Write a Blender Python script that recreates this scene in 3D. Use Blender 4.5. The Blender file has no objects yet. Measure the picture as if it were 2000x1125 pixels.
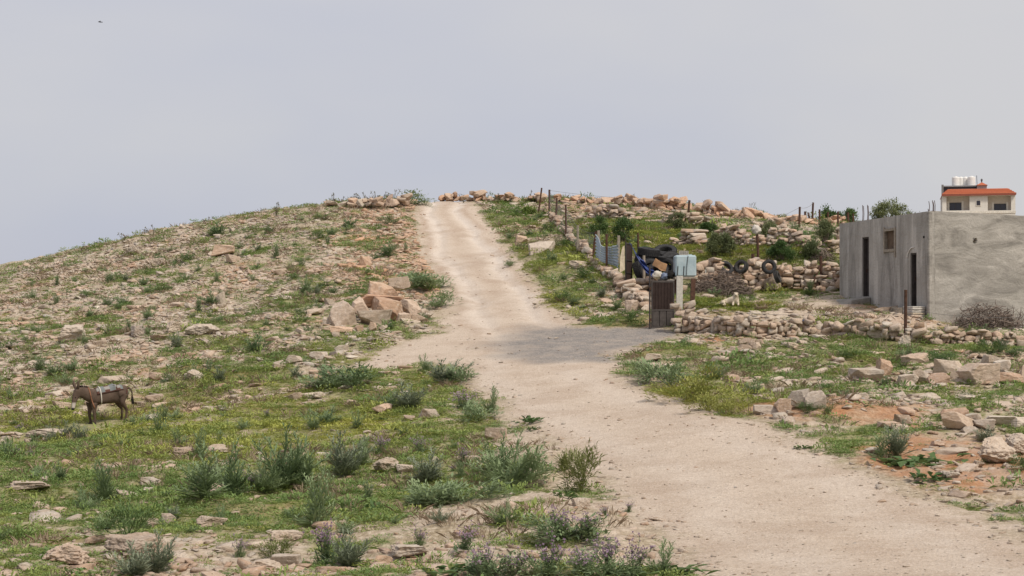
import bpy, bmesh, math, random
import numpy as np
from mathutils import Vector, Matrix, Euler
from mathutils.bvhtree import BVHTree

random.seed(7)
rng = np.random.default_rng(7)
S = bpy.context.scene
COL = S.collection
R = math.radians

# ------------------------------------------------------------------ camera, sky, sun, exposure
EYE = Vector((0.0, 0.0, 4.0))
FPX = 3000.0
TILT = math.atan(37.5 / FPX)
cam_data = bpy.data.cameras.new('camera')
cam_data.sensor_width = 36.0
cam_data.lens = 36.0 * FPX / 2000.0
cam_data.clip_end = 3000.0
cam = bpy.data.objects.new('camera', cam_data)
cam.location = EYE
cam.rotation_euler = (math.pi / 2 + TILT, 0, 0)
COL.objects.link(cam)
S.camera = cam

SUN_EL, SUN_AZ = R(52), R(140)        # azimuth clockwise from +Y: light comes from behind and to the right
world = bpy.data.worlds.new('World')
S.world = world
world.use_nodes = True
wn = world.node_tree.nodes
wl = world.node_tree.links
bg = wn['Background']
bg.inputs['Strength'].default_value = 0.1
sky = wn.new('ShaderNodeTexSky')
sky.sky_type = 'NISHITA'
sky.sun_disc = False
sky.sun_elevation = SUN_EL
sky.sun_rotation = SUN_AZ
tc = wn.new('ShaderNodeTexCoord')
sep = wn.new('ShaderNodeSeparateXYZ')
wl.new(tc.outputs['Generated'], sep.inputs[0])
mp = wn.new('ShaderNodeMapping')
mp.inputs['Scale'].default_value = (1.0, 1.0, 2.6)
wl.new(tc.outputs['Generated'], mp.inputs[0])
cn = wn.new('ShaderNodeTexNoise')
cn.inputs['Scale'].default_value = 2.3
cn.inputs['Detail'].default_value = 4.0
cn.inputs['Roughness'].default_value = 0.45
wl.new(mp.outputs[0], cn.inputs['Vector'])
# thin spots in the cloud sheet are bluer and darker, thick parts pale grey
cr = wn.new('ShaderNodeValToRGB')
cr.color_ramp.elements[0].position = 0.28
cr.color_ramp.elements[0].color = (4.95, 5.15, 6.1, 1)
cr.color_ramp.elements[1].position = 0.62
cr.color_ramp.elements[1].color = (6.1, 6.03, 6.2, 1)
az = wn.new('ShaderNodeMath')            # the cloud sheet thins out towards the west (left)
az.operation = 'MULTIPLY_ADD'
az.inputs[1].default_value = 0.34
wl.new(sep.outputs['X'], az.inputs[0])
wl.new(cn.outputs['Fac'], az.inputs[2])
wl.new(az.outputs[0], cr.inputs[0])
# overcast sheet brightens gently towards the zenith
mr = wn.new('ShaderNodeMapRange')
mr.inputs['From Min'].default_value = 0.0
mr.inputs['From Max'].default_value = 1.0
mr.inputs['To Min'].default_value = 1.0
mr.inputs['To Max'].default_value = 1.35
wl.new(sep.outputs['Z'], mr.inputs['Value'])
mul = wn.new('ShaderNodeVectorMath')
mul.operation = 'SCALE'
wl.new(cr.outputs[0], mul.inputs[0])
wl.new(mr.outputs[0], mul.inputs['Scale'])
mx = wn.new('ShaderNodeMix')
mx.data_type = 'RGBA'
mx.inputs['Factor'].default_value = 0.93
wl.new(sky.outputs[0], mx.inputs['A'])
wl.new(mul.outputs[0], mx.inputs['B'])
wl.new(mx.outputs['Result'], bg.inputs['Color'])

sun_data = bpy.data.lights.new('sun', 'SUN')
sun_data.energy = 3.3
sun_data.angle = R(10)
sun_data.color = (1.0, 0.93, 0.84)
sun = bpy.data.objects.new('sun', sun_data)
sdir = Vector((math.sin(SUN_AZ) * math.cos(SUN_EL), math.cos(SUN_AZ) * math.cos(SUN_EL), math.sin(SUN_EL)))
sun.rotation_euler = sdir.to_track_quat('Z', 'Y').to_euler()
sun.location = (0, 0, 60)
COL.objects.link(sun)

S.view_settings.view_transform = 'Standard'
S.view_settings.look = 'None'
S.view_settings.exposure = 0.0
S.view_settings.gamma = 1.0
S.view_settings.use_curve_mapping = False
S.render.engine = 'CYCLES'
S.cycles.max_bounces = 6
S.cycles.transparent_max_bounces = 8
S.cycles.use_denoising = True

# ------------------------------------------------------------------ noise
def _h(ix, iy, iz, seed):
    v = (ix * 374761393 + iy * 668265263 + iz * 2147483647 + seed * 1274126177) & 0xffffffff
    v = ((v ^ (v >> 13)) * 1274126177) & 0xffffffff
    v = ((v ^ (v >> 15)) * 2246822519) & 0xffffffff
    return ((v ^ (v >> 16)) & 0xffffff) / float(0xffffff)

def vn2(x, y, seed=0):
    x = np.asarray(x, float); y = np.asarray(y, float)
    fx = np.floor(x); fy = np.floor(y)
    ix = fx.astype(np.int64); iy = fy.astype(np.int64)
    tx = x - fx; ty = y - fy
    tx = tx * tx * (3 - 2 * tx); ty = ty * ty * (3 - 2 * ty)
    a = _h(ix, iy, 0, seed); b = _h(ix + 1, iy, 0, seed)
    c = _h(ix, iy + 1, 0, seed); d = _h(ix + 1, iy + 1, 0, seed)
    return (a * (1 - tx) + b * tx) * (1 - ty) + (c * (1 - tx) + d * tx) * ty

def fbm2(x, y, scale, octv=3, seed=0, rough=0.5):
    x = np.asarray(x, float); y = np.asarray(y, float)
    s = 0.0; a = 1.0; t = 0.0; f = 1.0 / scale
    for o in range(octv):
        s = s + a * vn2(x * f + 17.3 * o, y * f - 9.1 * o, seed + o * 31)
        t += a; a *= rough; f *= 2.03
    return s / t

def vn3(p, seed=0):
    f = np.floor(p); i = f.astype(np.int64); t = p - f
    t = t * t * (3 - 2 * t)
    r = 0.0
    for dx in (0, 1):
        wx = t[:, 0] if dx else 1 - t[:, 0]
        for dy in (0, 1):
            wy = t[:, 1] if dy else 1 - t[:, 1]
            for dz in (0, 1):
                wz = t[:, 2] if dz else 1 - t[:, 2]
                r = r + wx * wy * wz * _h(i[:, 0] + dx, i[:, 1] + dy, i[:, 2] + dz, seed)
    return r

def sstep(a, b, x):
    t = np.clip((np.asarray(x, float) - a) / (b - a), 0, 1)
    return t * t * (3 - 2 * t)

# ------------------------------------------------------------------ survey: sight lines turned into surveyed ground points
_ct, _st = math.cos(TILT), math.sin(TILT)
def ray(px, py):
    rx = px - 1000.0; up = 562.5 - py
    y = FPX * _ct - up * _st
    z = FPX * _st + up * _ct
    return rx / y, z / y

def at(px, py, Y):
    a, b = ray(px, py)
    return Vector((EYE.x + a * Y, Y, EYE.z + b * Y))

SURVEY = [
    # near bank
    (0,1125,20),(400,1125,20),(800,1125,19.5),(1200,1125,19),(1600,1125,18.5),(2000,1125,18),(-200,1125,20),(2200,1125,18),
    (0,1000,28),(500,1000,27.5),(900,1000,26.5),(1400,1000,25),(1700,1000,24.5),(2000,1000,24),(2200,1000,24),
    (-200,900,36),(0,900,36),(500,900,36),(1000,900,33.5),(1400,900,30.5),(2000,900,29),(2200,900,29),
    (-200,828,47),(0,828,47),(208,828,47),(600,828,43),(1000,828,38.5),(1400,828,35),(1700,828,34.5),(2000,828,34),(2200,828,34),
    (1300,740,44),(1600,750,43.5),(2000,750,43),(2200,750,43),(1000,740,46.5),(1300,690,51),
    (1660,662,53.5),(2000,680,52),(2200,685,52),(1330,655,56),(1290,639,58),(1500,660,54.5),
    # road
    (900,700,52),(1100,650,58),(960,600,66),(940,550,75),(920,500,85),(890,450,95),(868,398,108),
    # left hill
    (-250,740,62),(-250,660,78),(-250,610,95),(-250,590,112),
    (0,710,62),(0,630,77),(0,565,94),(0,531,112),
    (300,700,60),(300,605,75),(300,520,92),(300,456,112),
    (600,700,56),(600,620,66),(600,550,76),(600,470,90),(600,408,108),
    (760,650,61),(760,550,75),(760,470,90),(760,396,108),(150,760,54),(450,760,51),
    # right of the road, outside the fence
    (1080,560,73),(1180,610,63),(1030,480,87),(1000,420,101),
    (1240,580,66),(1165,524,76),(1100,455,92),(1076,416,102),
    (980,395,110),(1100,392,112),(1300,404,112),(1450,420,112),(1600,438,112),(1750,452,112),
    # yard and plot
    (1433,597,64),(1560,600,64),(1340,590,63),(1500,566,69.5),(1620,568,69),
    (1500,508,72.5),(1620,512,72),(1400,518,72),(1320,520,73.5),
    (1400,474,82),(1600,474,83),(1500,448,95),(1220,484,80),(1260,446,92),(1350,432,98),(1620,450,95),
    (1640,584,66.5),(1700,602,62),(1815,634,58),(1900,642,57.5),(2000,646,58.5),(1760,620,58.5),(2100,640,64),
]
FARPTS = [
    (0,0,2.3),(-12,4,2.0),(12,4,2.2),(0,9,1.5),(-12,12,1.1),(12,12,1.3),
    (-60,45,0.0),(-75,80,1.2),(-80,120,3.0),(60,50,2.8),(60,80,6.0),(70,120,9.0),
    (-50,130,6.6),(-30,130,9.6),(-12,128,11.4),(-4,128,11.5),(4,128,11.6),(20,130,11.2),(35,130,9.8),
    (-120,220,2),(-40,220,5),(0,220,6),(40,220,9),(70,230,13.5),(85,268,16.2),(100,300,16.5),(130,230,12),(0,400,0),(-200,400,-3),(200,400,8),
]
_pts = [at(*p) for p in SURVEY] + [Vector(p) for p in FARPTS]
_PX = np.array([p.x for p in _pts]); _PY = np.array([p.y for p in _pts]); _PZ = np.array([p.z for p in _pts])
_SC = 30.0
def _tps(d2):
    d2 = np.maximum(d2, 1e-12)
    return 0.5 * d2 * np.log(d2)
def _solve():
    x = _PX / _SC; y = _PY / _SC; n = len(x)
    K = _tps((x[:, None] - x[None]) ** 2 + (y[:, None] - y[None]) ** 2) + np.eye(n) * 4e-4
    P = np.stack([np.ones(n), x, y], 1)
    A = np.zeros((n + 3, n + 3)); A[:n, :n] = K; A[:n, n:] = P; A[n:, :n] = P.T
    return np.linalg.solve(A, np.concatenate([_PZ, np.zeros(3)]))
_W = _solve()
def base_h(x, y):
    x = np.atleast_1d(np.asarray(x, float)); y = np.atleast_1d(np.asarray(y, float))
    sh = x.shape; x = x.ravel() / _SC; y = y.ravel() / _SC
    out = np.empty_like(x)
    for i in range(0, len(x), 40000):
        a = x[i:i + 40000]; b = y[i:i + 40000]
        k = _tps((a[:, None] - _PX[None] / _SC) ** 2 + (b[:, None] - _PY[None] / _SC) ** 2)
        out[i:i + 40000] = k @ _W[:-3] + _W[-3] + _W[-2] * a + _W[-1] * b
    return out.reshape(sh)

_YS = np.exp(np.linspace(math.log(9), math.log(150), 1500))
def hit(px, py, hf):
    a, b = ray(px, py)
    z = EYE.z + b * _YS
    d = z - hf(a * _YS, _YS)
    w = np.where(d < 0)[0]
    if len(w) == 0:
        k = int(np.argmin(d)); Y = _YS[k]
    elif w[0] == 0:
        Y = _YS[0]
    else:
        k = w[0]; t = d[k - 1] / (d[k - 1] - d[k]); Y = _YS[k - 1] + t * (_YS[k] - _YS[k - 1])
    x = a * Y
    return Vector((x, Y, float(hf(x, Y)[0])))

def poly_world(pix):
    return np.array([[v.x, v.y] for v in (hit(px, py, base_h) for px, py in pix)])

def sdf(poly, x, y):
    """signed distance to a closed polygon, negative inside"""
    x = np.asarray(x, float).ravel(); y = np.asarray(y, float).ravel()
    d = np.full(x.shape, 1e9); ins = np.zeros(x.shape, bool)
    n = len(poly)
    for i in range(n):
        ax, ay = poly[i]; bx, by = poly[(i + 1) % n]
        ex, ey = bx - ax, by - ay
        t = np.clip(((x - ax) * ex + (y - ay) * ey) / (ex * ex + ey * ey + 1e-9), 0, 1)
        d = np.minimum(d, (x - ax - t * ex) ** 2 + (y - ay - t * ey) ** 2)
        if ay != by:
            c = ((ay > y) != (by > y)) & (x < ex * (y - ay) / (by - ay) + ax)
            ins ^= c
    d = np.sqrt(d)
    return np.where(ins, -d, d)

ROAD_ROWS = [(401,812,925),(425,812,945),(450,815,965),(475,820,985),(500,828,1000),(525,840,1018),(550,852,1040),(575,862,1056),
    (600,866,1078),(625,866,1110),(650,872,1160),(675,890,1190),(700,905,1200),(720,900,1212),(740,905,1240),(760,925,1270),
    (780,955,1318),(800,990,1372),(830,1040,1470),(870,1095,1590),(900,1140,1640),(950,1185,1770),(1000,1225,1880),(1050,1290,1990),(1125,1385,2170)]
def _rows_world():
    L = [hit(l, y, base_h) for y, l, r in ROAD_ROWS]; Rr = [hit(r, y, base_h) for y, l, r in ROAD_ROWS]
    # over the crest and out of sight, and under the camera's side
    d = (L[0] - L[1]); L.insert(0, L[0] + Vector((-0.6, 16, 0))); Rr.insert(0, Rr[0] + Vector((-0.6, 14, 0)))
    L.append(Vector((L[-1].x + 2.0, 10, 0))); Rr.append(Vector((Rr[-1].x + 2.5, 10, 0)))
    return np.array([[v.x, v.y] for v in L]), np.array([[v.x, v.y] for v in Rr])
ROAD_L, ROAD_R = _rows_world()
ROAD_POLY = np.concatenate([ROAD_L, ROAD_R[::-1]])
SPUR_POLY = poly_world([(900,632),(850,650),(790,668),(745,685),(705,712),(760,722),(830,712),(900,722),(960,720),(960,640)])
APRON_POLY = poly_world([(1060,640),(1130,636),(1200,640),(1265,640),(1320,650),(1300,668),(1250,676),(1215,690),(1180,700),(1080,700),(1000,690),(1010,660)])
SAND_POLY = poly_world([(905,830),(1000,815),(1080,850),(1150,905),(1200,950),(1240,1000),(1300,1050),(1400,1124),(840,1124),(760,1040),(880,985),(960,955),(1040,940),(960,905),(905,880)])
YARD_POLY = poly_world([(1480,612),(1560,586),(1640,586),(1700,605),(1800,634),(1720,640),(1600,628),(1500,624)])
RED_POLYS = [poly_world(p) for p in (
    [(1430,792),(1540,792),(1640,790),(1780,798),(1830,810),(1800,832),(1650,826),(1480,815)],
    [(1640,870),(1760,845),(1900,850),(2100,860),(2100,960),(1900,960),(1700,915)],
    [(1360,664),(1480,664),(1490,674),(1360,676)])]

def road_d(x, y):
    """distance to the driven surfaces (negative on them), edges ragged"""
    x = np.asarray(x, float).ravel(); y = np.asarray(y, float).ravel()
    n = (fbm2(x, y, 1.3, 4, 5, 0.65) - 0.5) * 2.3
    d = np.minimum(sdf(ROAD_POLY, x, y), sdf(SPUR_POLY, x, y) + 0.1)
    d = np.minimum(d, sdf(APRON_POLY, x, y))
    return d + n * 0.8

def road_lat(x, y):
    C = (ROAD_L + ROAD_R) / 2; Hw = np.linalg.norm(ROAD_R - ROAD_L, axis=1) / 2
    best = np.full(x.shape, 1e9); lat = np.zeros(x.shape)
    for i in range(len(C) - 1):
        ax, ay = C[i]; ex, ey = C[i + 1] - C[i]; ll = ex * ex + ey * ey
        t = np.clip(((x - ax) * ex + (y - ay) * ey) / ll, 0, 1)
        dx = x - ax - t * ex; dy = y - ay - t * ey
        d2 = dx * dx + dy * dy; m = d2 < best
        sgn = np.sign(ex * dy - ey * dx)
        hw = Hw[i] * (1 - t) + Hw[i + 1] * t
        lat = np.where(m, sgn * np.sqrt(d2) / np.minimum(hw, 2.6), lat); best = np.minimum(best, d2)
    return lat + (fbm2(x, y, 6.0, 3, 63) - 0.5) * 0.55 + (fbm2(x, y, 1.1, 2, 66) - 0.5) * 0.16

def ground_h(x, y, rd=None, lat=None):
    x = np.atleast_1d(np.asarray(x, float)); y = np.atleast_1d(np.asarray(y, float)); sh = x.shape
    xf = x.ravel(); yf = y.ravel()
    h = base_h(xf, yf)
    if rd is None:
        rd = road_d(xf, yf)
    off = sstep(-0.2, 1.2, rd)
    near = 1 - sstep(150, 220, yf)
    # low bedding ledges on open ground
    led = fbm2(xf, yf * 1.8, 2.6, 4, 11) - 0.5
    ter = fbm2(xf + 3, yf * 2.0, 0.8, 3, 23) - 0.5
    h = h + near * off * (led * 0.55 + ter * 0.16) + near * (1 - off) * (fbm2(xf, yf, 0.9, 3, 41) - 0.5) * 0.05
    h = h + near * off * 0.05 * sstep(0, 1, rd)
    if lat is not None:
        rut = np.exp(-((np.abs(lat) - 0.42) / 0.13) ** 2)
        h = h - (1 - off) * rut * 0.10 * sstep(45, 70, yf) * near
    return h.reshape(sh)

_gc = {}
def G(px, py):
    k = (round(px, 1), round(py, 1))
    if k not in _gc:
        _gc[k] = hit(px, py, ground_h)
    return _gc[k].copy()
def gz(x, y):
    return float(ground_h(x, y)[0])

# ------------------------------------------------------------------ where things grow
def blob(px, py, rx, ry):
    v = hit(px, py, base_h); return (v.x, v.y, rx, ry)
GREEN_BLOBS = [blob(*b) for b in (
    (300,860,5,6),(600,830,5,7),(520,900,6,4),(150,900,4,4),(700,880,4,5),(760,800,3,6),(100,960,3,3),(450,960,4,3),(250,1000,3,2),
    (900,940,2.2,2.5),(780,980,2.4,2),(600,990,3,2),(560,700,4,5),(690,560,3,6),(870,730,1.6,2),
    (1240,700,1.5,5),(1330,770,1.6,4),(1420,800,1.6,2.6),(1560,810,2,2),(1500,770,2.5,3),(1290,655,1,2),
    (1060,590,2.2,9),(1040,540,1.8,10),(1010,450,2.2,12),(1150,630,2.6,3),(1100,600,3,5),
    (1200,470,5,9),(1330,470,6,9),(1420,490,4,7),(1280,500,4,6),(1440,607,2.3,2.4),(1380,607,1.6,2),(1350,590,1.5,1.5),(1540,500,3,5),(1600,490,3,5),
    (1700,690,3,3),(1900,660,1.6,1.5),(1780,905,1.6,1.6),(1650,870,1.6,1.5),(1420,690,3,3),(1600,740,3,3),(1500,720,2.4,3))]
YELLOW_BLOBS = [blob(*b) for b in ((1340,768,1.5,2.4),(1420,795,1.4,2),(1440,610,2.2,2),(1300,475,7,7),(1420,490,4,6),(1210,470,3,6),(300,830,6,6),(550,860,5,5),(690,700,1.5,2),(1060,590,2,6))]
def _blobs(bl, x, y):
    m = np.zeros(x.shape)
    for bx, by, rx, ry in bl:
        m = np.maximum(m, np.exp(-(((x - bx) / rx) ** 2 + ((y - by) / ry) ** 2)))
    return m
def field(x, y, rd=None):
    x = np.asarray(x, float).ravel(); y = np.asarray(y, float).ravel()
    if rd is None: rd = road_d(x, y)
    rx = np.interp(y, ROAD_L[::-1, 1], ROAD_L[::-1, 0])
    left = sstep(0.5, -0.5, x - rx)
    gl = 0.29 + 0.25 * sstep(66, 46, y) - 0.08 * sstep(85, 105, y)
    g = gl * left + (1 - left) * 0.36
    n = fbm2(x, y, 3.2, 4, 71, 0.6); n2 = fbm2(x, y, 0.9, 3, 77)
    g = g + 0.42 * _blobs(GREEN_BLOBS, x, y) + (n - 0.5) * 1.0 + (n2 - 0.5) * 1.25
    sand = sstep(0.4, -0.6, sdf(SAND_POLY, x, y) + (n2 - 0.5) * 1.6)
    yard = sstep(0.6, -0.6, sdf(YARD_POLY, x, y) + (n2 - 0.5) * 1.5)
    red = np.zeros(x.shape)
    for p in RED_POLYS:
        red = np.maximum(red, sstep(0.5, -0.6, sdf(p, x, y) + (n2 - 0.5) * 2.0))
    g = g - 0.10 * left * sstep(27, 21, y) - 0.30 * sand - 0.8 * yard - 0.45 * red
    off = sstep(0.0, 0.5, rd)
    green = sstep(0.34, 0.66, g) * off
    rn = fbm2(x, y * 1.3, 4.5, 4, 91, 0.6)
    rock = (0.46 * sstep(40, 60, y) + 0.36) * left + (1 - left) * 0.52
    rock = np.clip(rock + (rn - 0.5) * 1.9 - 0.45 * green - 0.5 * yard - 0.35 * red - 0.15 * sand, 0.02, 1) * sstep(0.0, 0.9, rd)
    redn = np.maximum(red, 0.75 * sstep(0.60, 0.75, fbm2(x, y, 3.8, 3, 55)) * (1 - sand))
    yel = np.clip(_blobs(YELLOW_BLOBS, x, y) * 0.8 + (fbm2(x, y, 2.2, 3, 61) - 0.4) * 0.9, 0, 1)
    return dict(green=green, rock=rock, red=redn * off, sand=np.maximum(sand, yard), yel=yel, left=left, rd=rd)

# ------------------------------------------------------------------ materials
class NB:
    def __init__(s, name, rough=0.9, spec=0.2):
        s.m = bpy.data.materials.new(name); s.m.use_nodes = True
        s.t = s.m.node_tree; s.b = s.t.nodes['Principled BSDF']
        s.b.inputs['Roughness'].default_value = rough
        s.b.inputs['Specular IOR Level'].default_value = spec
        s.co = None
    def n(s, t): return s.t.nodes.new(t)
    def l(s, a, b): s.t.links.new(a, b)
    def coord(s, kind='Object'):
        if s.co is None: s.co = s.n('ShaderNodeTexCoord')
        return s.co.outputs[kind]
    def world(s):
        g = s.n('ShaderNodeNewGeometry'); return g.outputs['Position']
    def mapped(s, scale, src=None, loc=None):
        m = s.n('ShaderNodeMapping'); m.inputs['Scale'].default_value = scale
        s.l(src if src is not None else s.coord(), m.inputs[0])
        if loc is not None: s.l(loc, m.inputs['Location'])
        return m.outputs[0]
    def noise(s, scale, detail=3, rough=0.55, src=None, dist=0.0):
        k = s.n('ShaderNodeTexNoise'); k.inputs['Scale'].default_value = scale
        k.inputs['Detail'].default_value = detail; k.inputs['Roughness'].default_value = rough
        k.inputs['Distortion'].default_value = dist
        s.l(src if src is not None else s.coord(), k.inputs['Vector']); return k.outputs['Fac']
    def voro(s, scale, src=None, feature='F1', out='Distance'):
        k = s.n('ShaderNodeTexVoronoi'); k.feature = feature; k.inputs['Scale'].default_value = scale
        s.l(src if src is not None else s.coord(), k.inputs['Vector']); return k.outputs[out]
    def ramp(s, fac, *stops):
        r = s.n('ShaderNodeValToRGB'); e = r.color_ramp.elements
        while len(e) < len(stops): e.new(0.5)
        for el, (p, c) in zip(e, stops):
            el.position = p; el.color = (c, c, c, 1) if isinstance(c, (int, float)) else (*c, 1)
        s.l(fac, r.inputs[0]); return r.outputs[0]
    def val(s, sock, v):
        if hasattr(v, 'is_output'): s.l(v, sock)
        elif isinstance(v, (int, float)): sock.default_value = v
        else: sock.default_value = (*v, 1) if len(v) == 3 else v
    def mix(s, f, a, b, mode='MIX'):
        k = s.n('ShaderNodeMix'); k.data_type = 'RGBA'; k.blend_type = mode
        s.val(k.inputs['Factor'], f); s.val(k.inputs['A'], a); s.val(k.inputs['B'], b); return k.outputs['Result']
    def math(s, op, a, b=0.0, clamp=False):
        k = s.n('ShaderNodeMath'); k.operation = op; k.use_clamp = clamp
        s.val(k.inputs[0], a); s.val(k.inputs[1], b); return k.outputs[0]
    def attr(s, name, typ='GEOMETRY', out='Fac'):
        k = s.n('ShaderNodeAttribute'); k.attribute_name = name; k.attribute_type = typ; return k.outputs[out]
    def rand(s): return s.n('ShaderNodeObjectInfo').outputs['Random']
    def bump(s, h, strength=0.5, dist=0.02):
        k = s.n('ShaderNodeBump'); k.inputs['Strength'].default_value = strength; k.inputs['Distance'].default_value = dist
        s.l(h, k.inputs['Height']); s.l(k.outputs[0], s.b.inputs['Normal'])
    def color(s, c): s.val(s.b.inputs['Base Color'], c); return s.m

def simple(name, c, rough=0.8, spec=0.3, var=0.25, scale=6.0, metal=0.0, bump=0.0):
    k = NB(name, rough, spec)
    n = k.noise(scale, 4, 0.6)
    d = tuple(x * (1 - var) for x in c); e = tuple(min(1, x * (1 + var)) for x in c)
    k.b.inputs['Metallic'].default_value = metal
    if bump: k.bump(n, bump, 0.02)
    return k.color(k.ramp(n, (0.3, d), (0.7, e)))

def ground_material():
    k = NB('hillside_ground', 0.95, 0.1)
    P = k.coord()
    A = k.n('ShaderNodeAttribute'); A.attribute_name = 'cover'     # r road, g green, b red soil
    B = k.n('ShaderNodeAttribute'); B.attribute_name = 'stony'     # r rock, g gravel, b pale track
    sa = k.n('ShaderNodeSeparateColor'); k.l(A.outputs['Color'], sa.inputs[0])
    sb = k.n('ShaderNodeSeparateColor'); k.l(B.outputs['Color'], sb.inputs[0])
    fine = k.noise(9.0, 6, 0.72); mid = k.noise(1.3, 5, 0.65); grit = k.noise(45.0, 3, 0.7)
    peb = k.voro(16.0); peb2 = k.voro(5.0)
    soil = k.ramp(fine, (0.28, (0.17, 0.13, 0.078)), (0.48, (0.32, 0.255, 0.17)), (0.66, (0.53, 0.445, 0.335)))
    red = k.ramp(fine, (0.28, (0.26, 0.115, 0.05)), (0.7, (0.45, 0.23, 0.115)))
    soil = k.mix(k.math('MULTIPLY', sa.outputs[2], k.ramp(mid, (0.35, 0.35), (0.6, 1.0))), soil, red)
    rk = k.ramp(k.noise(3.2, 5, 0.7, k.mapped((1, 1.6, 2.5))), (0.3, (0.30, 0.24, 0.18)), (0.48, (0.50, 0.41, 0.33)), (0.7, (0.64, 0.55, 0.46)))
    rmask = k.math('MULTIPLY', sb.outputs[0], k.ramp(k.noise(2.2, 5, 0.7), (0.42, 0.0), (0.56, 1.0)))
    c = k.mix(rmask, soil, rk)
    gr = k.ramp(k.noise(6.0, 5, 0.75), (0.25, (0.10, 0.125, 0.035)), (0.5, (0.19, 0.21, 0.065)), (0.75, (0.31, 0.28, 0.13)))
    gmask = k.math('MULTIPLY', sa.outputs[1], k.ramp(k.noise(4.0, 5, 0.75), (0.36, 0.25), (0.60, 0.9)))
    c = k.mix(gmask, c, gr)
    # dust road: compacted pale marl with pebbles and darker grains
    rd = k.ramp(mid, (0.3, (0.42, 0.335, 0.255)), (0.7, (0.55, 0.455, 0.36)))
    rd = k.mix(0.55, rd, k.ramp(fine, (0.3, (0.36, 0.275, 0.20)), (0.7, (0.64, 0.535, 0.43))))
    rd = k.mix(k.math('MULTIPLY', sb.outputs[2], k.ramp(fine, (0.3, 0.35), (0.7, 0.95))), rd, (0.65, 0.58, 0.51))
    rd = k.mix(k.ramp(k.noise(0.45, 5, 0.7), (0.38, 0.5), (0.52, 0.0)), rd, (0.37, 0.275, 0.20))
    rd = k.mix(k.math('MULTIPLY', A.outputs['Alpha'], k.ramp(fine, (0.3, 0.8), (0.7, 0.3))), rd, (0.335, 0.235, 0.165))
    spk = k.ramp(k.voro(7.0), (0.05, 1.0), (0.11, 0.0))
    rd = k.mix(k.math('MULTIPLY', spk, 0.55), rd, (0.26, 0.19, 0.14))
    spk2 = k.ramp(k.voro(11.0, k.mapped((1, 1, 1), loc=None)), (0.06, 1.0), (0.13, 0.0))
    rd = k.mix(k.math('MULTIPLY', spk2, 0.5), rd, (0.80, 0.72, 0.63))
    rd = k.mix(k.math('MULTIPLY', k.ramp(grit, (0.52, 0.0), (0.66, 1.0)), 0.5), rd, (0.27, 0.20, 0.15))
    rd = k.mix(k.math('MULTIPLY', k.ramp(k.noise(26.0, 3, 0.8), (0.54, 0.0), (0.66, 1.0)), 0.5), rd, (0.76, 0.67, 0.57))
    gv = k.ramp(k.noise(14.0, 5, 0.8), (0.3, (0.12, 0.107, 0.095)), (0.5, (0.22, 0.198, 0.178)), (0.7, (0.40, 0.36, 0.32)))
    rd = k.mix(k.math('MULTIPLY', sb.outputs[1], k.ramp(mid, (0.25, 0.55), (0.55, 1.0))), rd, gv)
    c = k.mix(sa.outputs[0], c, rd)
    h = k.math('ADD', k.math('MULTIPLY', fine, 1.0), k.math('MULTIPLY', k.math('MINIMUM', peb, 0.5), 0.8))
    h = k.math('ADD', h, k.math('MULTIPLY', grit, 0.3))
    k.bump(h, 0.7, 0.05)
    return k.color(c)

def rock_material(name, pale=True, fine=True):
    """weathered limestone; 'tint' (custom property or instance attribute) moves it from grey-cream to fresh orange"""
    k = NB(name, 0.92, 0.12)
    r = k.rand(); tint = k.attr('tint', 'INSTANCER')
    loc = k.n('ShaderNodeCombineXYZ'); k.l(k.math('MULTIPLY', r, 37.0), loc.inputs[0]); k.l(k.math('MULTIPLY', r, 91.0), loc.inputs[1])
    P = k.mapped((1, 1, 1.5), None, loc.outputs[0])
    n1 = k.noise(1.6, 5, 0.65, P); n2 = k.noise(7.0, 5, 0.75, P); n3 = k.noise(22.0, 3, 0.7, P)
    base = k.ramp(r, (0.0, (0.36, 0.29, 0.22)), (0.25, (0.50, 0.42, 0.33)), (0.5, (0.42, 0.37, 0.31)), (0.75, (0.60, 0.52, 0.425)), (0.9, (0.33, 0.265, 0.20)), (1.0, (0.37, 0.34, 0.305)))
    warm = k.ramp(r, (0.0, (0.50, 0.27, 0.155)), (0.5, (0.60, 0.36, 0.22)), (1.0, (0.44, 0.25, 0.155)))
    c = k.mix(tint, base, warm)
    c = k.mix(k.ramp(n1, (0.45, 0.0), (0.64, 0.5)), c, (0.38, 0.27, 0.18))
    c = k.mix(k.ramp(n2, (0.52, 0.0), (0.68, 0.6)), c, (0.66, 0.58, 0.48))
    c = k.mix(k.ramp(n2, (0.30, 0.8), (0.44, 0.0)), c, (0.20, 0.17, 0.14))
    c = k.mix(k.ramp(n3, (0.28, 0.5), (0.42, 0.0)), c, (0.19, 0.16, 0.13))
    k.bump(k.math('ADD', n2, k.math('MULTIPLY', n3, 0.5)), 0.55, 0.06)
    return k.color(c)

def leaf_material(name, lo, hi, yellow=None, rough=0.6, trans=0.25):
    k = NB(name, rough, 0.25)
    r = k.rand(); n = k.noise(5.0, 3, 0.6)
    c = k.mix(k.math('ADD', k.math('MULTIPLY', r, 0.6), k.math('MULTIPLY', n, 0.4)), lo, hi)
    if yellow is not None:
        c = k.mix(k.attr('tint', 'INSTANCER'), c, yellow)
    k.val(k.b.inputs['Base Color'], c)
    t = k.n('ShaderNodeBsdfTranslucent'); k.l(c, t.inputs[0])
    ms = k.n('ShaderNodeMixShader'); ms.inputs[0].default_value = trans
    k.l(k.b.outputs[0], ms.inputs[1]); k.l(t.outputs[0], ms.inputs[2])
    k.l(ms.outputs[0], k.t.nodes['Material Output'].inputs['Surface'])
    return k.m

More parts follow.
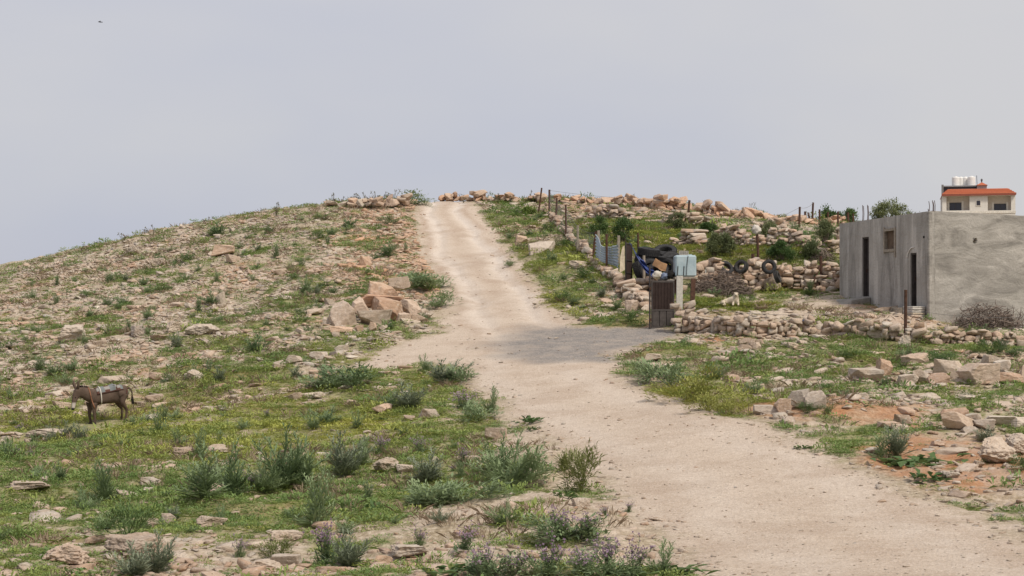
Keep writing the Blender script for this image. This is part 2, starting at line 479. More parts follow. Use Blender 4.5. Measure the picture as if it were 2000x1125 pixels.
M = {}
M['ground'] = ground_material()
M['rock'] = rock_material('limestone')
M['grass'] = leaf_material('short_grass', (0.145, 0.215, 0.055), (0.27, 0.335, 0.095), (0.41, 0.41, 0.095))
M['herb'] = leaf_material('low_herbs', (0.115, 0.195, 0.06), (0.24, 0.32, 0.10), (0.39, 0.395, 0.09))
M['dry'] = leaf_material('dry_stalks', (0.26, 0.19, 0.13), (0.42, 0.33, 0.23))
M['thistle'] = leaf_material('thistle_leaf', (0.125, 0.185, 0.085), (0.29, 0.355, 0.18), rough=0.55)
M['palethistle'] = leaf_material('pale_thistle_leaf', (0.16, 0.19, 0.12), (0.27, 0.30, 0.20), rough=0.55)
M['dark'] = leaf_material('dark_foliage', (0.07, 0.125, 0.04), (0.13, 0.19, 0.065))
M['olive'] = leaf_material('shrub_foliage', (0.13, 0.16, 0.075), (0.23, 0.25, 0.12))
M['feather'] = leaf_material('feathery_foliage', (0.14, 0.16, 0.05), (0.22, 0.235, 0.08))
M['yellow'] = leaf_material('yellow_green_foliage', (0.21, 0.23, 0.06), (0.33, 0.33, 0.085))
M['purple'] = leaf_material('purple_flower', (0.38, 0.25, 0.35), (0.52, 0.39, 0.46))
M['stem'] = simple('dull_stem', (0.15, 0.135, 0.075), 0.8)
M['twig'] = simple('grey_twig', (0.20, 0.155, 0.125), 0.9)
M['bark'] = simple('bark', (0.16, 0.125, 0.095), 0.9)

# ------------------------------------------------------------------ mesh tools
def mesh_np(name, v, f, mat=None, smooth=False):
    """v (n,3), f list of (m,k) int arrays"""
    me = bpy.data.meshes.new(name)
    v = np.asarray(v, np.float32)
    fs = [np.asarray(a, np.int32) for a in (f if isinstance(f, list) else [f]) if len(a)]
    me.vertices.add(len(v)); me.vertices.foreach_set('co', v.ravel())
    loops = np.concatenate([a.ravel() for a in fs]); tot = np.concatenate([np.full(len(a), a.shape[1], np.int32) for a in fs])
    st = np.concatenate([[0], np.cumsum(tot)[:-1]]).astype(np.int32)
    me.loops.add(len(loops)); me.loops.foreach_set('vertex_index', loops)
    me.polygons.add(len(tot)); me.polygons.foreach_set('loop_start', st); me.polygons.foreach_set('loop_total', tot)
    if smooth: me.polygons.foreach_set('use_smooth', np.ones(len(tot), bool))
    me.update(calc_edges=True)
    if mat is not None: me.materials.append(mat)
    return me

def link(name, me, parent=None, loc=None, rot=None, scale=None):
    o = bpy.data.objects.new(name, me); COL.objects.link(o)
    if parent is not None: o.parent = parent
    if loc is not None: o.location = loc
    if rot is not None: o.rotation_euler = rot
    if scale is not None: o.scale = scale
    return o
def tag(o, label=None, cat=None, group=None, kind=None):
    if label: o['label'] = label
    if cat: o['category'] = cat
    if group: o['group'] = group
    if kind: o['kind'] = kind
    return o
def thing(name, label, cat, loc=(0, 0, 0), rotz=0.0, group=None):
    return tag(link(name, None, None, loc, (0, 0, rotz)), label, cat, group)
def copy_tree(o, parent=None):
    c = o.copy(); COL.objects.link(c); c.parent = parent
    for ch in o.children: copy_tree(ch, c)
    return c

class MB:
    def __init__(s): s.v = []; s.f = []
    def box(s, x0, x1, y0, y1, z0, z1, tf=None):
        b = len(s.v)
        for z in (z0, z1):
            for x, y in ((x0, y0), (x1, y0), (x1, y1), (x0, y1)):
                p = Vector((x, y, z)); s.v.append(tf(p) if tf else p)
        for q in ((3, 2, 1, 0), (4, 5, 6, 7), (0, 1, 5, 4), (1, 2, 6, 5), (2, 3, 7, 6), (3, 0, 4, 7)):
            s.f.append([b + i for i in q])
        return s
    def tube(s, pts, r, n=5, cap=True):
        pts = [Vector(p) for p in pts]
        rs = r if isinstance(r, (list, tuple)) else [r] * len(pts)
        b = len(s.v)
        for i, p in enumerate(pts):
            d = (pts[min(i + 1, len(pts) - 1)] - pts[max(i - 1, 0)]).normalized()
            u = d.orthogonal().normalized() if i == 0 else (u - d * u.dot(d)).normalized()
            w = d.cross(u)
            for j in range(n):
                a = 2 * math.pi * j / n
                s.v.append(p + (u * math.cos(a) + w * math.sin(a)) * rs[i])
        for i in range(len(pts) - 1):
            for j in range(n):
                s.f.append([b + i * n + j, b + i * n + (j + 1) % n, b + (i + 1) * n + (j + 1) % n, b + (i + 1) * n + j])
        if cap:
            s.f.append([b + j for j in reversed(range(n))]); e = b + (len(pts) - 1) * n
            s.f.append([e + j for j in range(n)])
        return s
    def lathe(s, prof, n=24, tf=None, close=False):
        b = len(s.v); m = len(prof)
        for j in range(n):
            a = 2 * math.pi * j / n
            for r, z in prof:
                p = Vector((r * math.cos(a), r * math.sin(a), z)); s.v.append(tf(p) if tf else p)
        for j in range(n):
            k = (j + 1) % n
            for i in range(m if close else m - 1):
                i2 = (i + 1) % m
                s.f.append([b + j * m + i, b + k * m + i, b + k * m + i2, b + j * m + i2])
        return s
    def mesh(s, name, mat, smooth=False, bevel=0.0):
        me = bpy.data.meshes.new(name); me.from_pydata([tuple(p) for p in s.v], [], s.f)
        bm = bmesh.new(); bm.from_mesh(me)
        bmesh.ops.recalc_face_normals(bm, faces=bm.faces)
        if bevel:
            bmesh.ops.bevel(bm, geom=bm.edges[:], offset=bevel, segments=1, affect='EDGES', clamp_overlap=True)
        bm.to_mesh(me); bm.free()
        if smooth: me.polygons.foreach_set('use_smooth', np.ones(len(me.polygons), bool))
        me.materials.append(mat); me.update(); return me
    def build(s, name, mat, parent=None, smooth=False, bevel=0.0, loc=None, rot=None):
        return link(name, s.mesh(name, mat, smooth, bevel), parent, loc, rot)

# ------------------------------------------------------------------ rocks
_ico = {}
def ico(level):
    if level not in _ico:
        bm = bmesh.new(); bmesh.ops.create_icosphere(bm, subdivisions=level, radius=1.0)
        v = np.array([x.co[:] for x in bm.verts]); f = np.array([[a.index for a in t.verts] for t in bm.faces]); bm.free()
        _ico[level] = (v, f)
    return _ico[level]
def rock_mesh(name, seed, level=2, planes=11, dims=(1, 0.8, 0.6), rough=0.06, soft=0.06, boxy=0.5, mat=None, smooth=False):
    """a broken block: a sphere cut back by random planes, slightly rounded, with noise relief; rests on z=0, about 1 across"""
    g = np.random.default_rng(seed)
    v, f = ico(level)
    nrm = g.normal(size=(planes, 3)); nrm /= np.linalg.norm(nrm, axis=1)[:, None]
    dist = g.uniform(0.55, 0.92, planes)
    ax = np.concatenate([np.eye(3), -np.eye(3)]); ax = ax + g.normal(size=(6, 3)) * 0.18; ax /= np.linalg.norm(ax, axis=1)[:, None]
    nrm = np.concatenate([nrm, ax]); dist = np.concatenate([dist, g.uniform(0.62, 0.85, 6) if boxy else np.ones(6)])
    c = v @ nrm.T
    rr = np.where(c > 0.05, dist[None] / np.maximum(c, 0.05), 9.0)
    rr.sort(axis=1)
    r = rr[:, 0] - soft * np.exp(-(rr[:, 1] - rr[:, 0]) / (soft + 1e-6)) * 0.5
    r = np.minimum(r, 1.25)
    p = v * r[:, None]
    o = g.uniform(0, 50, 3)
    if rough:
        d = (vn3(p * 2.3 + o, 3) - 0.5) * 1.2 + (vn3(p * 5.5 + o, 4) - 0.5) * 0.7 + ((vn3(p * 12 + o, 5) - 0.5) * 0.5 if level > 2 else 0)
        p = p + v * (d * rough * 2)[:, None]
    p = p * (np.array(dims) * 0.62)
    p[:, 2] -= p[:, 2].min()
    return mesh_np(name, p, f, mat or M['rock'], smooth)

def block_mesh(name, seed, planes=8, dims=(1, 0.8, 0.6), sub=0, rough=0.0, mat=None, spread=(0.62, 1.02)):
    """a broken stone: a skewed block chipped flat by random planes; sub > 0 adds a rough broken surface"""
    g = np.random.default_rng(seed); bm = bmesh.new(); bmesh.ops.create_cube(bm, size=2.0)
    for v in bm.verts: v.co += Vector(g.normal(size=3) * 0.16)
    for i in range(planes):
        n = g.normal(size=3); n[2] *= 0.75; n /= np.linalg.norm(n); d = g.uniform(*spread) * (0.9 + 0.35 * (np.abs(n).sum() - 1))
        r = bmesh.ops.bisect_plane(bm, geom=bm.verts[:] + bm.edges[:] + bm.faces[:], plane_co=Vector(n * d), plane_no=Vector(n), clear_outer=True)
        ed = [e for e in r['geom_cut'] if isinstance(e, bmesh.types.BMEdge)]
        if len(ed) > 2: bmesh.ops.contextual_create(bm, geom=ed)
    bmesh.ops.remove_doubles(bm, verts=bm.verts, dist=0.02)
    bmesh.ops.triangulate(bm, faces=bm.faces[:])
    if sub:
        for k in range(sub): bmesh.ops.subdivide_edges(bm, edges=[e for e in bm.edges if e.calc_length() > 1.4 * 0.5 ** (k + 1)], cuts=1, use_grid_fill=True); bmesh.ops.triangulate(bm, faces=bm.faces[:])
    bmesh.ops.recalc_face_normals(bm, faces=bm.faces)
    bm.verts.index_update()
    p = np.array([v.co[:] for v in bm.verts]); f = np.array([[v.index for v in t.verts] for t in bm.faces]); bm.free()
    if rough:
        o = g.uniform(0, 50, 3); rad = p / (np.linalg.norm(p, axis=1)[:, None] + 1e-6)
        rid = 1 - np.abs(2 * vn3(p * 3.2 + o, 3) - 1)
        d = (vn3(p * 1.7 + o, 2) - 0.5) * 1.3 - (rid - 0.5) * 0.7 + (vn3(p * 6.5 + o, 4) - 0.5) * 0.7 + ((vn3(p * 14 + o, 5) - 0.5) * 0.5 if sub > 2 else 0)
        p = p + rad * (d * rough * 2)[:, None]
    p = p - p.min(0); p = p / p.max(0) * np.array(dims); p[:, :2] -= np.array(dims)[:2] / 2
    return mesh_np(name, p, f, mat or M['rock'])
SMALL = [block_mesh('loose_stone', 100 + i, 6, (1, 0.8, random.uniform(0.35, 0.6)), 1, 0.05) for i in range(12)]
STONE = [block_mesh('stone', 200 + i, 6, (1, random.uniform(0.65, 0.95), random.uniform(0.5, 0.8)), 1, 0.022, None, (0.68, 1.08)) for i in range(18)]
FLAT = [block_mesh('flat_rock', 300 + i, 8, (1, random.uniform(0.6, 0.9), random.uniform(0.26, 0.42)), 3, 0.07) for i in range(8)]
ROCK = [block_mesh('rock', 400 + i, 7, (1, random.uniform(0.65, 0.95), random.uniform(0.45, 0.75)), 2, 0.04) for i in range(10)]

# ------------------------------------------------------------------ plants made of many folded leaf blades
class Plant:
    def __init__(s): s.V = []; s.F = []; s.n = 0
    def blades(s, base, d, width, up=None, bend=0.25):
        """base, d (n,3); width (n,)"""
        base = np.asarray(base, float); d = np.asarray(d, float); n = len(base)
        if n == 0: return
        ln = np.linalg.norm(d, axis=1)[:, None] + 1e-9
        z = np.tile([0, 0, 1.0], (n, 1)) if up is None else up
        side = np.cross(d, z); sl = np.linalg.norm(side, axis=1)[:, None]
        side = np.where(sl > 1e-4 * ln, side / (sl + 1e-9), np.array([1.0, 0, 0]))
        w = np.asarray(width, float).reshape(-1, 1)
        drop = -z * ln * bend
        mid = base + d * 0.45 - drop * 0.35
        tip = base + d + drop * 0.5
        V = np.stack([base, mid - side * w * 0.5, tip, mid + side * w * 0.5, ], 1).reshape(-1, 3)
        i = np.arange(n) * 4 + s.n
        s.V.append(V); s.F.append(np.stack([i, i + 1, i + 2], 1)); s.F.append(np.stack([i, i + 2, i + 3], 1)); s.n += 4 * n
    def stem(s, pts, r0, r1):
        m = MB(); k = len(pts)
        m.tube(pts, [r0 + (r1 - r0) * i / (k - 1) for i in range(k)], 3, False)
        s.V.append(np.array([p[:] for p in m.v]))
        q = np.array(m.f) + s.n
        s.F.append(np.concatenate([q[:, [0, 1, 2]], q[:, [0, 2, 3]]])); s.n += len(m.v)
    def mesh(s, name, mat):
        return mesh_np(name, np.concatenate(s.V), np.concatenate(s.F), mat)

def _dirs(g, n, up0=0.1, up1=0.9):
    a = g.uniform(0, 2 * math.pi, n); e = g.uniform(up0, up1, n) * math.pi / 2
    return np.stack([np.cos(a) * np.cos(e), np.sin(a) * np.cos(e), np.sin(e)], 1)
def tuft(name, seed, mat, n=30, r=0.12, h=0.075, w=0.010):
    g = np.random.default_rng(seed); p = Plant()
    b = np.zeros((n, 3)); b[:, :2] = g.normal(size=(n, 2)) * r * 0.6
    d = _dirs(g, n, 0.45, 0.97) * (h * g.uniform(0.5, 1.15, n))[:, None]
    d[:, :2] += b[:, :2] * 0.8
    p.blades(b, d, g.uniform(0.7, 1.3, n) * w, bend=0.2); return p.mesh(name, mat)
def herb(name, seed, mat, n=80, r=0.16, h=0.06, leaf=0.032, w=0.5):
    g = np.random.default_rng(seed); p = Plant()
    a = g.uniform(0, 6.28, n); q = np.sqrt(g.uniform(0, 1, n)) * r
    hh = h * (1 - (q / r) ** 2 * 0.7) * g.uniform(0.25, 1.0, n)
    b = np.stack([np.cos(a) * q, np.sin(a) * q, hh], 1)
    d = _dirs(g, n, -0.1, 0.7); d[:, :2] += b[:, :2] / r * 0.7
    d *= (leaf * g.uniform(0.6, 1.4, n))[:, None]
    p.blades(b, d, leaf * w * g.uniform(0.7, 1.3, n), bend=0.2); return p.mesh(name, mat)
def thistle(name, seed, mat, h=0.7, stems=8, spread=0.75, leafl=0.22):
    g = np.random.default_rng(seed); p = Plant()
    nb = 20; d = _dirs(g, nb, 0.1, 0.75) * (leafl * 1.4 * g.uniform(0.7, 1.2, nb))[:, None]
    bb = g.normal(size=(nb, 3)) * 0.05 * np.array([1, 1, 0.3]) + [0, 0, 0.03]
    _lobed(p, g, bb, d, leafl * 0.15)
    for s in range(stems):
        az = s * 2.4 + g.uniform(-0.5, 0.5); tilt = spread * (0.15 if s == 0 else g.uniform(0.35, 1.0)); H = h * (1.0 if s == 0 else g.uniform(0.55, 0.95))
        out = np.array([math.cos(az), math.sin(az), 0])
        path = []
        for i in range(6):
            t = i / 5
            path.append(out * (math.sin(tilt) * H * t * (0.8 + 0.3 * t)) + np.array([0, 0, math.cos(tilt) * H * t]) + g.normal(size=3) * 0.008)
        p.stem(path, 0.011, 0.005)
        nl = int(11 + 7 * H / 0.7); t = np.linspace(0.06, 1.0, nl)
        P = np.array(path); idx = t * 5; i0 = np.minimum(idx.astype(int), 4); f = (idx - i0)[:, None]
        base = P[i0] * (1 - f) + P[i0 + 1] * f; ax = P[i0 + 1] - P[i0]; ax /= np.linalg.norm(ax, axis=1)[:, None]
        an = np.arange(nl) * 2.4 + s; rad = np.stack([np.cos(an), np.sin(an), np.zeros(nl)], 1)
        d = rad * 0.75 + ax * (0.7 + 0.9 * t)[:, None]; d /= np.linalg.norm(d, axis=1)[:, None]
        d *= (leafl * (1.2 - 0.5 * t) * g.uniform(0.75, 1.2, nl))[:, None]
        _lobed(p, g, base, d, leafl * 0.135)
    return p.mesh(name, mat)
def _lobed(p, g, base, d, w):
    n = len(base); p.blades(base, d, np.full(n, w), bend=0.12)
    z = np.tile([0, 0, 1.0], (n, 1)); side = np.cross(d, z); side /= np.linalg.norm(side, axis=1)[:, None] + 1e-9
    ln = np.linalg.norm(d, axis=1)[:, None]
    for t, k in ((0.35, 0.34), (0.62, 0.26)):
        for sg in (-1, 1):
            p.blades(base + d * t + z * ln * 0.05, side * sg * ln * k + d * 0.18 + z * ln * 0.08, np.full(n, w * 0.55), bend=0.1)
def flowering(name, seed, h=0.5, stems=12, spread=0.7, heads=5):
    """returns (foliage mesh, flower-head mesh)"""
    g = np.random.default_rng(seed); p = Plant(); q = Plant(); st = Plant()
    nb = 34; d = _dirs(g, nb, 0.08, 0.8) * (0.16 * g.uniform(0.6, 1.2, nb))[:, None]
    _lobed(p, g, g.normal(size=(nb, 3)) * [0.07, 0.07, 0.02] + [0, 0, 0.03], d, 0.035)
    for s in range(stems):
        az = g.uniform(0, 6.28); tilt = spread * g.uniform(0.1, 1.0); H = h * g.uniform(0.5, 1.0)
        out = np.array([math.cos(az), math.sin(az), 0])
        path = [out * (math.sin(tilt) * H * t) + np.array([0, 0, math.cos(tilt) * H * t]) + g.normal(size=3) * 0.012 for t in (0, 0.35, 0.7, 1.0)]
        p.stem(path, 0.006, 0.003)
        tips = [path[-1]]
        for k in range(heads):
            b = path[2] * g.uniform(0.2, 1) + path[3] * 0; b = path[1] + (path[3] - path[1]) * g.uniform(0.1, 0.95)
            e = b + (np.append(g.normal(size=2) * 0.06, abs(g.normal()) * 0.05 + 0.05))
            p.stem([b, (b + e) / 2 + g.normal(size=3) * 0.006, e], 0.003, 0.002); tips.append(e)
        for e in tips:
            m = 7; dd = _dirs(g, m, 0.2, 1.0) * 0.034
            q.blades(np.tile(e, (m, 1)), dd, np.full(m, 0.017), bend=0.0)
        nl = 12; t = g.uniform(0.1, 0.9, nl); P0, P1 = path[0], path[-1]
        base = P0 + (P1 - P0) * t[:, None]; dl = _dirs(g, nl, 0.0, 0.7) * (0.075 * g.uniform(0.6, 1.3, nl))[:, None]
        p.blades(base, dl, np.full(nl, 0.016))
    return p.mesh(name, M['thistle']), q.mesh('flower_heads', M['purple'])
def dome(name, seed, mat, n=700, r=0.3, h=0.35, leaf=0.07, w=0.25):
    """round feathery bush: fine blades filling a dome unevenly, with gaps"""
    g = np.random.default_rng(seed); p = Plant()
    lob = g.normal(size=(9, 3)) * [0.42, 0.42, 0.25] + [0, 0, 0.5]
    k = g.integers(0, 9, n); c = lob[k] + g.normal(size=(n, 3)) * 0.17
    c[:, 2] = np.abs(c[:, 2]) + 0.02
    b = c * [r, r, h]
    d = c * [1, 1, 0.8] + g.normal(size=(n, 3)) * 0.5 + [0, 0, 0.35]; d /= np.linalg.norm(d, axis=1)[:, None]
    p.blades(b, d * (leaf * g.uniform(0.5, 1.3, n))[:, None], leaf * w * g.uniform(0.7, 1.3, n), bend=0.15)
    for i in range(14):
        e = lob[i % 9] * [r, r, h]; p.stem([(0, 0, 0), tuple(e * 0.5 + g.normal(size=3) * 0.01), tuple(e)], 0.006, 0.003)
    return p.mesh(name, mat)
def broadweed(name, seed, mat, r=0.22, n=40, leaf=0.13):
    g = np.random.default_rng(seed); p = Plant()
    b = g.normal(size=(n, 3)) * [r * 0.4, r * 0.4, 0.02] + [0, 0, 0.03]
    d = _dirs(g, n, 0.0, 0.65) * (leaf * g.uniform(0.5, 1.2, n))[:, None]
    p.blades(b, d, leaf * 0.36 * g.uniform(0.7, 1.3, n), bend=0.35); return p.mesh(name, mat)

# ------------------------------------------------------------------ scatter of uncountable ground cover (geometry nodes)
def scatter(name, pos, rot, scl, variants, tint, label, cat):
    n = len(pos)
    me = bpy.data.meshes.new(name); me.vertices.add(n)
    me.vertices.foreach_set('co', np.asarray(pos, np.float32).ravel())
    for an, tp, key, dat in (('rot', 'FLOAT_VECTOR', 'vector', rot), ('scl', 'FLOAT_VECTOR', 'vector', scl), ('tint', 'FLOAT', 'value', tint)):
        a = me.attributes.new(an, tp, 'POINT'); a.data.foreach_set(key, np.asarray(dat, np.float32).ravel())
    a = me.attributes.new('pick', 'INT', 'POINT'); a.data.foreach_set('value', rng.integers(0, len(variants), n).astype(np.int32))
    me.update()
    c = bpy.data.collections.new(name + '_kinds')
    for v in variants:
        c.objects.link(bpy.data.objects.new(v.name, v))
    t = bpy.data.node_groups.new(name + '_scatter', 'GeometryNodeTree')
    t.interface.new_socket('Geometry', in_out='INPUT', socket_type='NodeSocketGeometry')
    t.interface.new_socket('Geometry', in_out='OUTPUT', socket_type='NodeSocketGeometry')
    N = t.nodes.new; gi = N('NodeGroupInput'); go = N('NodeGroupOutput'); ip = N('GeometryNodeInstanceOnPoints'); ci = N('GeometryNodeCollectionInfo')
    ci.inputs['Collection'].default_value = c; ci.inputs['Separate Children'].default_value = True; ci.inputs['Reset Children'].default_value = True
    ip.inputs['Pick Instance'].default_value = True
    def na(an, tp):
        k = N('GeometryNodeInputNamedAttribute'); k.data_type = tp; k.inputs['Name'].default_value = an; return k.outputs['Attribute']
    L = t.links.new
    L(gi.outputs[0], ip.inputs['Points']); L(ci.outputs[0], ip.inputs['Instance']); L(na('pick', 'INT'), ip.inputs['Instance Index'])
    e2r = N('FunctionNodeEulerToRotation'); L(na('rot', 'FLOAT_VECTOR'), e2r.inputs[0]); L(e2r.outputs[0], ip.inputs['Rotation'])
    L(na('scl', 'FLOAT_VECTOR'), ip.inputs['Scale']); L(ip.outputs[0], go.inputs[0])
    o = link(name, me); md = o.modifiers.new('scatter', 'NODES'); md.node_group = t
    tag(o, label, cat, kind='stuff')
    return o

def sample(dens, y0, y1, umax=0.45, umin=-0.43):
    """random ground points; dens(Y) per square metre"""
    ys = np.linspace(y0, y1, 400); w = ys * dens(ys) * (umax - umin)
    cdf = np.cumsum(w); n = int(np.trapezoid(w, ys)) if hasattr(np, 'trapezoid') else int(np.trapz(w, ys))
    y = np.interp(rng.uniform(0, 1, n), cdf / cdf[-1], ys)
    return rng.uniform(umin, umax, n) * y, y
def tilt_rot(x, y, k=1.0):
    e = 0.25
    h0 = base_h(x, y); gx = (base_h(x + e, y) - h0) / e; gy = (base_h(x, y + e) - h0) / e
    return np.arctan(gy) * k, -np.arctan(gx) * k

# ------------------------------------------------------------------ ground, road
def build_ground():
    u = np.concatenate([np.linspace(-1.6, -0.42, 14)[:-1], np.linspace(-0.42, 0.42, 620), np.linspace(0.42, 1.6, 14)[1:]])
    y = np.concatenate([[2, 4, 6, 8, 10], np.exp(np.linspace(math.log(11.5), math.log(128), 620)), np.exp(np.linspace(math.log(130), math.log(950), 26))])
    U, Y = np.meshgrid(u, y); X = U * Y
    x = X.ravel(); yy = Y.ravel()
    F = field(x, yy); rd = F['rd']; lat = road_lat(x, yy)
    z = ground_h(x, yy, rd, lat)
    V = np.stack([x, yy, z], 1)
    ny, nx = U.shape
    i = (np.arange(ny - 1)[:, None] * nx + np.arange(nx - 1)[None]).ravel()
    Q = np.stack([i, i + 1, i + nx + 1, i + nx], 1)
    inside = (np.abs(u) <= 0.43)
    soft = fbm2(x, yy, 0.25, 2, 8) * 0.9 - 0.3
    road = sstep(0.55, -0.35, rd + soft * 0.8)
    dap = sdf(APRON_POLY, x, yy)
    grav = sstep(1.6, -0.8, dap + (fbm2(x, yy, 2.5, 3, 19) - 0.5) * 3.5)
    onroad = sdf(ROAD_POLY, x, yy)
    tr = np.exp(-((np.abs(lat) - 0.45) / 0.20) ** 2) * sstep(0.2, -0.4, onroad) * (0.3 + 0.7 * sstep(50, 78, yy)) * (0.5 + 0.6 * fbm2(x, yy, 5, 3, 29))
    road = np.maximum(road, F['sand'] * 0.75 * sstep(0.35, 0.6, fbm2(x, yy, 0.7, 3, 87)))
    wear = (np.exp(-((lat - 0.02) / 0.16) ** 2) * 0.6 + np.exp(-((np.abs(lat) - 0.72) / 0.10) ** 2)) * sstep(0.2, -0.4, onroad) * sstep(0.25, 0.6, fbm2(x, yy, 3.0, 3, 37))
    cover = np.stack([road, F['green'], F['red'], wear * (0.35 + 0.65 * sstep(45, 70, yy))], 1)
    stony = np.stack([F['rock'], grav, tr, np.ones(len(x))], 1)
    fx = rd[Q].mean(1)
    dp = dap[Q].mean(1)
    isroad = (fx < 0.1) & (yy[Q[:, 0]] < 132)
    isap = isroad & (dp < 0.3) & (onroad[Q].mean(1) > -0.3)
    def sub(name, mask, label):
        q = Q[mask]; used = np.unique(q); mp_ = np.zeros(len(V), np.int64); mp_[used] = np.arange(len(used))
        me = mesh_np(name, V[used], mp_[q], M['ground'], True)
        for an, dat in (('cover', cover), ('stony', stony)):
            a = me.attributes.new(an, 'FLOAT_COLOR', 'POINT'); a.data.foreach_set('color', dat[used].astype(np.float32).ravel())
        o = link(name, me); tag(o, label, None, kind='structure')
    sub('ground', ~isroad, 'stony grassy hillside with pale limestone ledges and brown soil')
    sub('dirt_road', isroad & ~isap, 'pale dusty dirt road climbing over the hill crest')
    sub('gravel_drive', isap, 'grey gravel turnoff between the dirt road and the gate')
build_ground()

# ------------------------------------------------------------------ uncountable cover: loose stones, grass, herbs
KEEP_OUT = []
def clear(x, y):
    m = np.ones(len(x), bool)
    for p in KEEP_OUT: m &= sdf(p, x, y) > 0.0
    return m
def cover_stones():
    X, Y, SC, TI = [], [], [], []
    def add(x, y, s, flat, keep):
        X.append(x[keep]); Y.append(y[keep]); SC.append(np.stack([s * rng.uniform(0.8, 1.3, len(s)), s * rng.uniform(0.7, 1.1, len(s)), s * flat], 1)[keep])
    # larger rocks, everywhere rocky
    x, y = sample(lambda q: 5 + 16 * sstep(35, 60, q), 15, 118); F = field(x, y)
    s = np.exp(rng.normal(np.where(y > 50, math.log(0.19), math.log(0.22)), 0.45, len(x))); keep = (rng.uniform(0, 1, len(x)) < F['rock'] ** 1.2) & (s < 0.62) & clear(x, y)
    add(x, y, s, rng.uniform(0.5, 1.0, len(x)), keep)
    # cobbles
    x, y = sample(lambda q: 70 * np.exp(-(q - 15) / 30), 15, 118); F = field(x, y)
    s = np.exp(rng.normal(math.log(0.12), 0.35, len(x))); keep = (rng.uniform(0, 1, len(x)) < F['rock'] ** 1.2 * 0.8 + 0.04 * (F['rd'] > 0)) & (F['rd'] > -0.2) & clear(x, y)
    add(x, y, s, rng.uniform(0.5, 1.0, len(x)), keep)
    # rubble field right of the road, below the front wall
    x, y = sample(lambda q: 34 + 0 * q, 33, 52, 0.45, 0.12); F = field(x, y)
    rub = sdf(RUBBLE_POLY, x, y) + (fbm2(x, y, 2, 3, 13) - 0.5) * 5
    s = np.exp(rng.normal(math.log(0.13), 0.5, len(x))); keep = (rub < 0) & (rng.uniform(0, 1, len(x)) < 0.75 - 0.6 * F['green']) & (s < 0.6) & (F['rd'] > 0.3) & clear(x, y)
    add(x, y, s, rng.uniform(0.5, 1.0, len(x)), keep)
    # rocky crest ridge on the right skyline and the cut bank on the left of the road
    x, y = sample(lambda q: 7 + 0 * q, 92, 116, 0.24, 0.0); F = field(x, y)
    s = np.exp(rng.normal(math.log(0.36), 0.4, len(x))); keep = (rng.uniform(0, 1, len(x)) < sstep(96, 106, y) * 0.75) & (F['rd'] > 0.8)
    add(x, y, s, rng.uniform(0.6, 1.0, len(x)), keep)
    x, y = sample(lambda q: 16 + 0 * q, 66, 110, 0.0, -0.12); F = field(x, y)
    dl = np.interp(y, ROAD_L[::-1, 1], ROAD_L[::-1, 0]) - x
    s = np.exp(rng.normal(math.log(0.2), 0.5, len(x))); keep = (dl > 0.1) & (rng.uniform(0, 1, len(x)) < np.exp(-dl / 1.6)) & (s < 0.7)
    add(x, y, s, rng.uniform(0.6, 1.0, len(x)), keep)
    # pebbles strewn over the dirt road and its sandy margins
    x, y = sample(lambda q: 20 * np.exp(-(q - 15) / 14) + 0.5, 15, 108); F = field(x, y)
    s = np.exp(rng.normal(math.log(0.028), 0.45, len(x))) * (0.8 + y / 60); keep = ((F['rd'] < 0.3) | (F['sand'] > 0.4)) & (rng.uniform(0, 1, len(x)) < 0.75)
    add(x, y, s, rng.uniform(0.5, 0.9, len(x)), keep)
    # coarser gravel thrown to the road's edges
    x, y = sample(lambda q: 26 * np.exp(-(q - 15) / 40), 15, 108); F = field(x, y)
    s = np.exp(rng.normal(math.log(0.06), 0.4, len(x))) * (0.8 + y / 90); keep = (np.abs(F['rd'] - 0.15) < 0.75) & (rng.uniform(0, 1, len(x)) < 0.5)
    add(x, y, s, rng.uniform(0.5, 0.9, len(x)), keep)
    x = np.concatenate(X); y = np.concatenate(Y); sc = np.concatenate(SC); n = len(x)
    z = ground_h(x, y) - sc[:, 2] * 0.14
    rx, ry = tilt_rot(x, y, 0.6)
    rot = np.stack([rx + rng.normal(size=n) * 0.16, ry + rng.normal(size=n) * 0.16, rng.uniform(0, 6.28, n)], 1)
    ridge = np.maximum(sstep(0, 3, x - 2) * sstep(95, 106, y), sstep(5, 1.5, np.abs(x - np.interp(y, ROAD_L[::-1, 1], ROAD_L[::-1, 0]) + 1.5)) * sstep(66, 74, y))
    tint = np.clip(rng.normal(0.07, 0.14, n) + 0.55 * ridge + 0.35 * sstep(0.55, 0.75, fbm2(x, y, 5, 3, 33)), 0, 1)
    scatter('loose_stones', np.stack([x, y, z], 1), rot, sc, SMALL, tint, 'pale loose limestone rubble strewn over the hillside and track', 'rubble')
    return n
RUBBLE_POLY = poly_world([(1330,690),(1420,700),(1480,760),(1640,790),(1800,800),(2150,800),(2150,690),(2000,682),(1660,668),(1450,680)])

